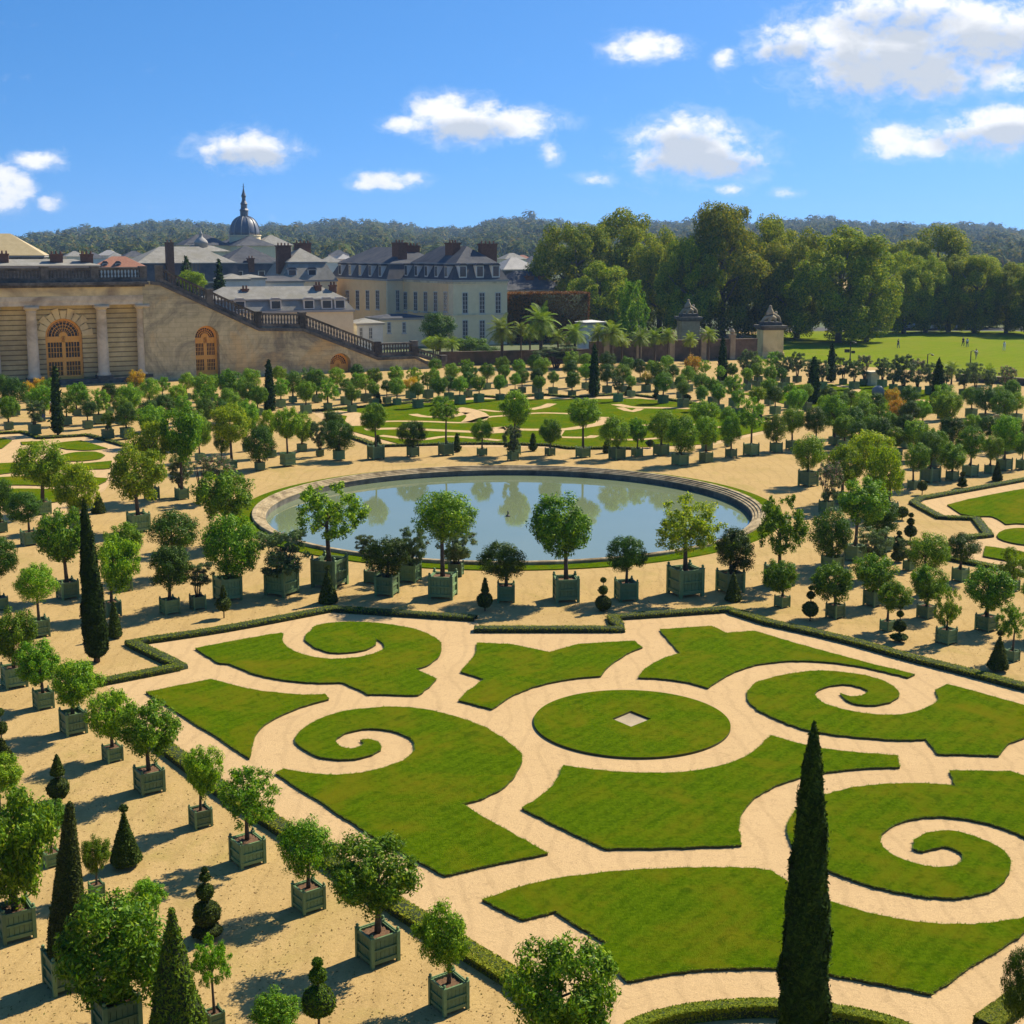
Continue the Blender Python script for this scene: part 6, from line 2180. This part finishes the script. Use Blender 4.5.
cf = [(0, 3, 2, 1), (4, 5, 6, 7), (0, 1, 5, 4), (1, 2, 6, 5), (2, 3, 7, 6), (3, 0, 4, 7)]
ho = inst("clipped_hedge", mesh_np("clipped_hedge", np.concatenate([np.array(cb), V]), np.concatenate([np.array(cf), F + 8]), [M["core"], M["lf_rust"]], [0] * 6 + [1] * n), None, (*f_h.O, 0), f_h.th)
tag(ho, "tall rust-brown clipped hedge right of the mansion", "hedge")

# ------------------------------------------------------------------ wooded hills far behind
RU = [-300, 0, 30, 60, 100, 140, 180, 205, 230, 260, 300, 330, 370, 400, 425, 450, 475, 490, 530, 560, 600, 650, 700, 760, 800, 820, 860, 900, 940, 980, 1024, 1300]
RV = [236, 236, 233, 229, 226, 222, 219, 221, 222, 223, 222, 220, 217, 222, 227, 224, 225, 216, 216, 220, 222, 219, 220, 219, 217, 216, 220, 222, 221, 223, 228, 230]


def ridge(x, y):
    u = 512 + CF * x / (y * 1.0)
    return np.interp(u, RU, RV)


D_R = 2400.0


def hill_z(x, y):
    u = 512 + CF * x / y
    vr = np.interp(u, RU, RV)
    zr_ = CH + (YH - vr) / CF * D_R - 27
    t = np.clip((y - 700) / (D_R - 700), 0, 1.25)
    return np.where(t <= 1, zr_ * t ** 1.1, zr_ * (1.05 - 0.2 * (t - 1))) - 0.5


nx_, ny_ = 120, 40
X, Y = np.meshgrid(np.linspace(-2600, 2600, nx_), np.linspace(600, 3000, ny_))
Z = hill_z(X, Y)
V = np.stack([X, Y, Z], -1).reshape(-1, 3)
F = np.array([(j * nx_ + i, j * nx_ + i + 1, (j + 1) * nx_ + i + 1, (j + 1) * nx_ + i) for j in range(ny_ - 1) for i in range(nx_ - 1)])
tag(inst("hill", mesh_np("hill", V, F, M["farland"], None, True)), kind="structure")
rng = np.random.default_rng(21)
VV, FF, off = [], [], 0
templ = []
for k in range(6):
    m = 14
    d = sph(m, rng)
    c = d * (0.36 * rng.random((m, 1)) ** 0.4)
    r = rng.uniform(0.13, 0.22, m)
    P, Nn = clump_cloud(240, c, r, rng, 0.8)
    o_ = P / (np.linalg.norm(P, axis=1, keepdims=True) + 1e-6)
    tv, tf = quads(P, Nn * 0.7 + o_ * 0.8 + [0, 0, 0.2], 0.075, 1.15, 0.25, rng)
    templ.append(tv)
nt_ = 0
for _ in range(6200):
    y = 720 + (D_R + 80 - 720) * rng.random() ** 0.75
    u = rng.uniform(-420, 1444)
    if y > D_R - 60:
        pass
    x = (u - 512) / CF * y
    z = float(hill_z(x, y))
    h = rng.uniform(18, 34) * (0.55 + 0.45 * y / D_R) * (1.25 if rng.random() < 0.06 else 1)
    w_ = h * rng.uniform(0.75, 1.15)
    a = rng.uniform(0, 6.28)
    ca, sa = math.cos(a), math.sin(a)
    tv = templ[nt_ % 6]
    v = np.stack([(tv[:, 0] * ca - tv[:, 1] * sa) * w_ + x, (tv[:, 0] * sa + tv[:, 1] * ca) * w_ + y, tv[:, 2] * h + z + h * 0.42], 1)
    VV.append(v)
    nt_ += 1
VV = np.concatenate(VV)
FF = np.arange(len(VV)).reshape(-1, 4)
fo = inst("forest", mesh_np("forest", VV, FF, M["lf_forest"]))
tag(fo, "bluish wooded ridge closing the view behind the town", "forest", None, "stuff")

# ------------------------------------------------------------------ sun, sky, clouds, air
SUN_AZ, SUN_EL = R(41), R(43)              # from +x towards +y
sd = Vector((math.cos(SUN_AZ) * math.cos(SUN_EL), math.sin(SUN_AZ) * math.cos(SUN_EL), math.sin(SUN_EL)))
sl = bpy.data.lights.new("sun", "SUN")
sl.energy = 5.0
sl.angle = R(0.5)
sl.color = (1.0, 0.91, 0.74)
so = bpy.data.objects.new("sun", sl)
COL.objects.link(so)
so.rotation_euler = sd.to_track_quat("Z", "Y").to_euler()
so.location = (60, 60, 80)

w = bpy.data.worlds.new("World")
sc.world = w
w.use_nodes = True
w.cycles.sampling_method = 'MANUAL'
w.cycles.sample_map_resolution = 256
nt = w.node_tree
bg = nt.nodes["Background"]
sky = nt.nodes.new("ShaderNodeTexSky")
sky.sky_type = "NISHITA"
sky.sun_disc = False
sky.sun_elevation = SUN_EL
sky.sun_rotation = math.pi / 2 - SUN_AZ
sky.altitude = 100
sky.air_density = 1.0
sky.dust_density = 0.3
sky.ozone_density = 3.0
SKY_STR = 0.115
bg.inputs["Strength"].default_value = SKY_STR
tc = nt.nodes.new("ShaderNodeTexCoord")
sp = nt.nodes.new("ShaderNodeSeparateXYZ")
nt.links.new(tc.outputs["Generated"], sp.inputs[0])


def mth(op, a, b=None, c=None):
    n = nt.nodes.new("ShaderNodeMath")
    n.operation = op
    for i, q in enumerate((a, b, c)):
        if q is None:
            continue
        if hasattr(q, "is_linked"):
            nt.links.new(q, n.inputs[i])
        else:
            n.inputs[i].default_value = q
    return n.outputs[0]


yy = mth("MAXIMUM", sp.outputs["Y"], 0.05)
cu_ = mth("DIVIDE", sp.outputs["X"], yy)
cv_ = mth("DIVIDE", sp.outputs["Z"], yy)
cx_ = nt.nodes.new("ShaderNodeCombineXYZ")
nt.links.new(cu_, cx_.inputs[0])
nt.links.new(mth("MULTIPLY", cv_, 1.5), cx_.inputs[1])
n1_ = noise(nt, 24.0, 8, 0.6, cx_.outputs[0], 0.3)
n2_ = noise(nt, 80.0, 5, 0.6, cx_.outputs[0], 0.2)
CLOUDS = [  # u, v, half width, half height, strength
    (244, 150, 58, 19, 1.0), (265, 147, 32, 17, 0.8), (214, 151, 24, 14, 0.8), (468, 122, 58, 23, 1.0), (445, 113, 36, 22, 1.0), (515, 122, 52, 17, 1.0), (402, 125, 28, 10, 0.7),
    (696, 152, 72, 32, 1.0), (682, 135, 46, 28, 1.0), (725, 158, 58, 22, 0.9), (645, 157, 26, 16, 0.6), (732, 189, 20, 8, 0.65), (786, 193, 18, 7, 0.65),
    (393, 180, 42, 11, 0.75), (366, 185, 22, 7, 0.5), (645, 46, 46, 16, 0.85), (615, 50, 22, 14, 0.7), (672, 42, 26, 10, 0.6), (726, 58, 16, 12, 0.55),
    (900, 48, 120, 52, 1.1), (860, 72, 62, 34, 1.0), (930, 76, 62, 26, 1.0), (980, 30, 100, 40, 1.1), (790, 45, 44, 24, 0.8), (765, 50, 26, 16, 0.65), (905, 12, 80, 34, 1.1), (1000, 74, 40, 22, 0.7),
    (985, 132, 62, 25, 1.0), (1010, 128, 44, 24, 1.0), (895, 140, 36, 20, 0.8), (930, 146, 40, 13, 0.65), (38, 161, 32, 12, 0.85), (4, 187, 32, 26, 1.0), (50, 203, 16, 10, 0.75), (594, 179, 26, 8, 0.45), (550, 153, 14, 13, 0.7)]
def vmath(op, a, b=None, c=None):
    n = nt.nodes.new("ShaderNodeVectorMath")
    n.operation = op
    for i, q in enumerate((a, b, c)):
        if q is None:
            continue
        if hasattr(q, "is_linked"):
            nt.links.new(q, n.inputs[i])
        else:
            n.inputs[i].default_value = q
    return n.outputs["Value" if op == "DOT_PRODUCT" else "Vector"]


uvw = nt.nodes.new("ShaderNodeCombineXYZ")
nt.links.new(cu_, uvw.inputs[0])
nt.links.new(cv_, uvw.inputs[1])
dmin = None
low = None
for (u, v, a, b, s_) in CLOUDS:
    dx, dy, dz = ray(u, v)
    e = vmath("MULTIPLY_ADD", uvw.outputs[0], (CF / a, CF / b, 0), (-dx / dy * CF / a, -dz / dy * CF / b, math.sqrt(max(0, (1 - s_) * 0.8))))
    d2 = vmath("DOT_PRODUCT", e, e)
    dmin = d2 if dmin is None else mth("MINIMUM", dmin, d2)
    if a * b > 1000:                         # the big clouds have grey undersides
        e2 = vmath("MULTIPLY_ADD", uvw.outputs[0], (CF / (a * 0.85), CF / (b * 0.62), 0), (-dx / dy * CF / (a * 0.85), -(dz / dy - b * 0.42 / CF) * CF / (b * 0.62), 0))
        q2 = vmath("DOT_PRODUCT", e2, e2)
        low = q2 if low is None else mth("MINIMUM", low, q2)
nz = mth("ADD", mth("MULTIPLY", mth("SUBTRACT", n1_.outputs["Fac"], 0.5), 2.6), mth("MULTIPLY", mth("SUBTRACT", n2_.outputs["Fac"], 0.5), 1.4))
dn = mth("ADD", mth("MAXIMUM", mth("SUBTRACT", 1.0, dmin), -1.2), nz)
shade = mth("MAXIMUM", mth("SUBTRACT", 1.0, low), -0.3)
al = nt.nodes.new("ShaderNodeMapRange")
al.interpolation_type = "SMOOTHSTEP"
al.inputs[1].default_value = -0.05
al.inputs[2].default_value = 1.0
nt.links.new(dn, al.inputs[0])
up = nt.nodes.new("ShaderNodeMapRange")
up.inputs[1].default_value = 0.0
up.inputs[2].default_value = 0.02
nt.links.new(sp.outputs["Y"], up.inputs[0])
# thin frayed veils round the clouds
n4_ = noise(nt, 38.0, 6, 0.7, cx_.outputs[0], 1.2)
ve = nt.nodes.new("ShaderNodeMapRange")
ve.interpolation_type = "SMOOTHSTEP"
ve.inputs[1].default_value = -0.75
ve.inputs[2].default_value = 1.4
ve.inputs[4].default_value = 0.32
nt.links.new(mth("ADD", dn, mth("MULTIPLY", mth("SUBTRACT", n4_.outputs["Fac"], 0.5), 3.2)), ve.inputs[0])
alpha = mth("MULTIPLY", mth("MAXIMUM", al.outputs[0], ve.outputs[0]), up.outputs[0])
sb = mth("ADD", mth("MULTIPLY", shade, 0.9), mth("MULTIPLY", mth("SUBTRACT", n1_.outputs["Fac"], 0.45), 1.8))
CW = 1.0 / SKY_STR
ccol = ramp(nt, sb, [(0.0, (0.68 * CW, 0.68 * CW, 0.685 * CW)), (0.75, (0.40 * CW, 0.435 * CW, 0.49 * CW))])
hs = nt.nodes.new("ShaderNodeHueSaturation")
hs.inputs["Saturation"].default_value = 1.3
# look a little higher into the sky dome than the true direction: clear dry autumn air, blue down to the hills
vz = mth("MULTIPLY_ADD", mth("MAXIMUM", sp.outputs["Z"], 0.0), 1.9, 0.24)
vc_ = nt.nodes.new("ShaderNodeCombineXYZ")
nt.links.new(sp.outputs["X"], vc_.inputs[0])
nt.links.new(sp.outputs["Y"], vc_.inputs[1])
nt.links.new(vz, vc_.inputs[2])
vn = nt.nodes.new("ShaderNodeVectorMath")
vn.operation = "NORMALIZE"
nt.links.new(vc_.outputs[0], vn.inputs[0])
nt.links.new(vn.outputs[0], sky.inputs["Vector"])
nt.links.new(sky.outputs[0], hs.inputs["Color"])
mixed = mixc(nt, alpha, hs.outputs["Color"], ccol.outputs["Color"])
nt.links.new(mixed, bg.inputs["Color"])

HAZE = 0.00012
if HAZE:
    hb = MB()
    hb.box(-2800, -20, -60, 2800, 3100, 110)
    hm = bpy.data.materials.new("haze_air")
    hm.use_nodes = True
    hnt = hm.node_tree
    hnt.nodes.remove(hnt.nodes["Principled BSDF"])
    pv = hnt.nodes.new("ShaderNodeVolumePrincipled")
    pv.inputs["Color"].default_value = (0.42, 0.64, 1.0, 1)
    pv.inputs["Density"].default_value = HAZE
    pv.inputs["Anisotropy"].default_value = 0.2
    hnt.links.new(pv.outputs[0], hnt.nodes["Material Output"].inputs["Volume"])
    tag(hb.build("haze", hm), None, None, None, "stuff")

sc.view_settings.view_transform = "Standard"
sc.view_settings.look = "None"
sc.view_settings.exposure = 0.70
sc.view_settings.gamma = 1.0
sc.render.resolution_x = sc.render.resolution_y = 1024
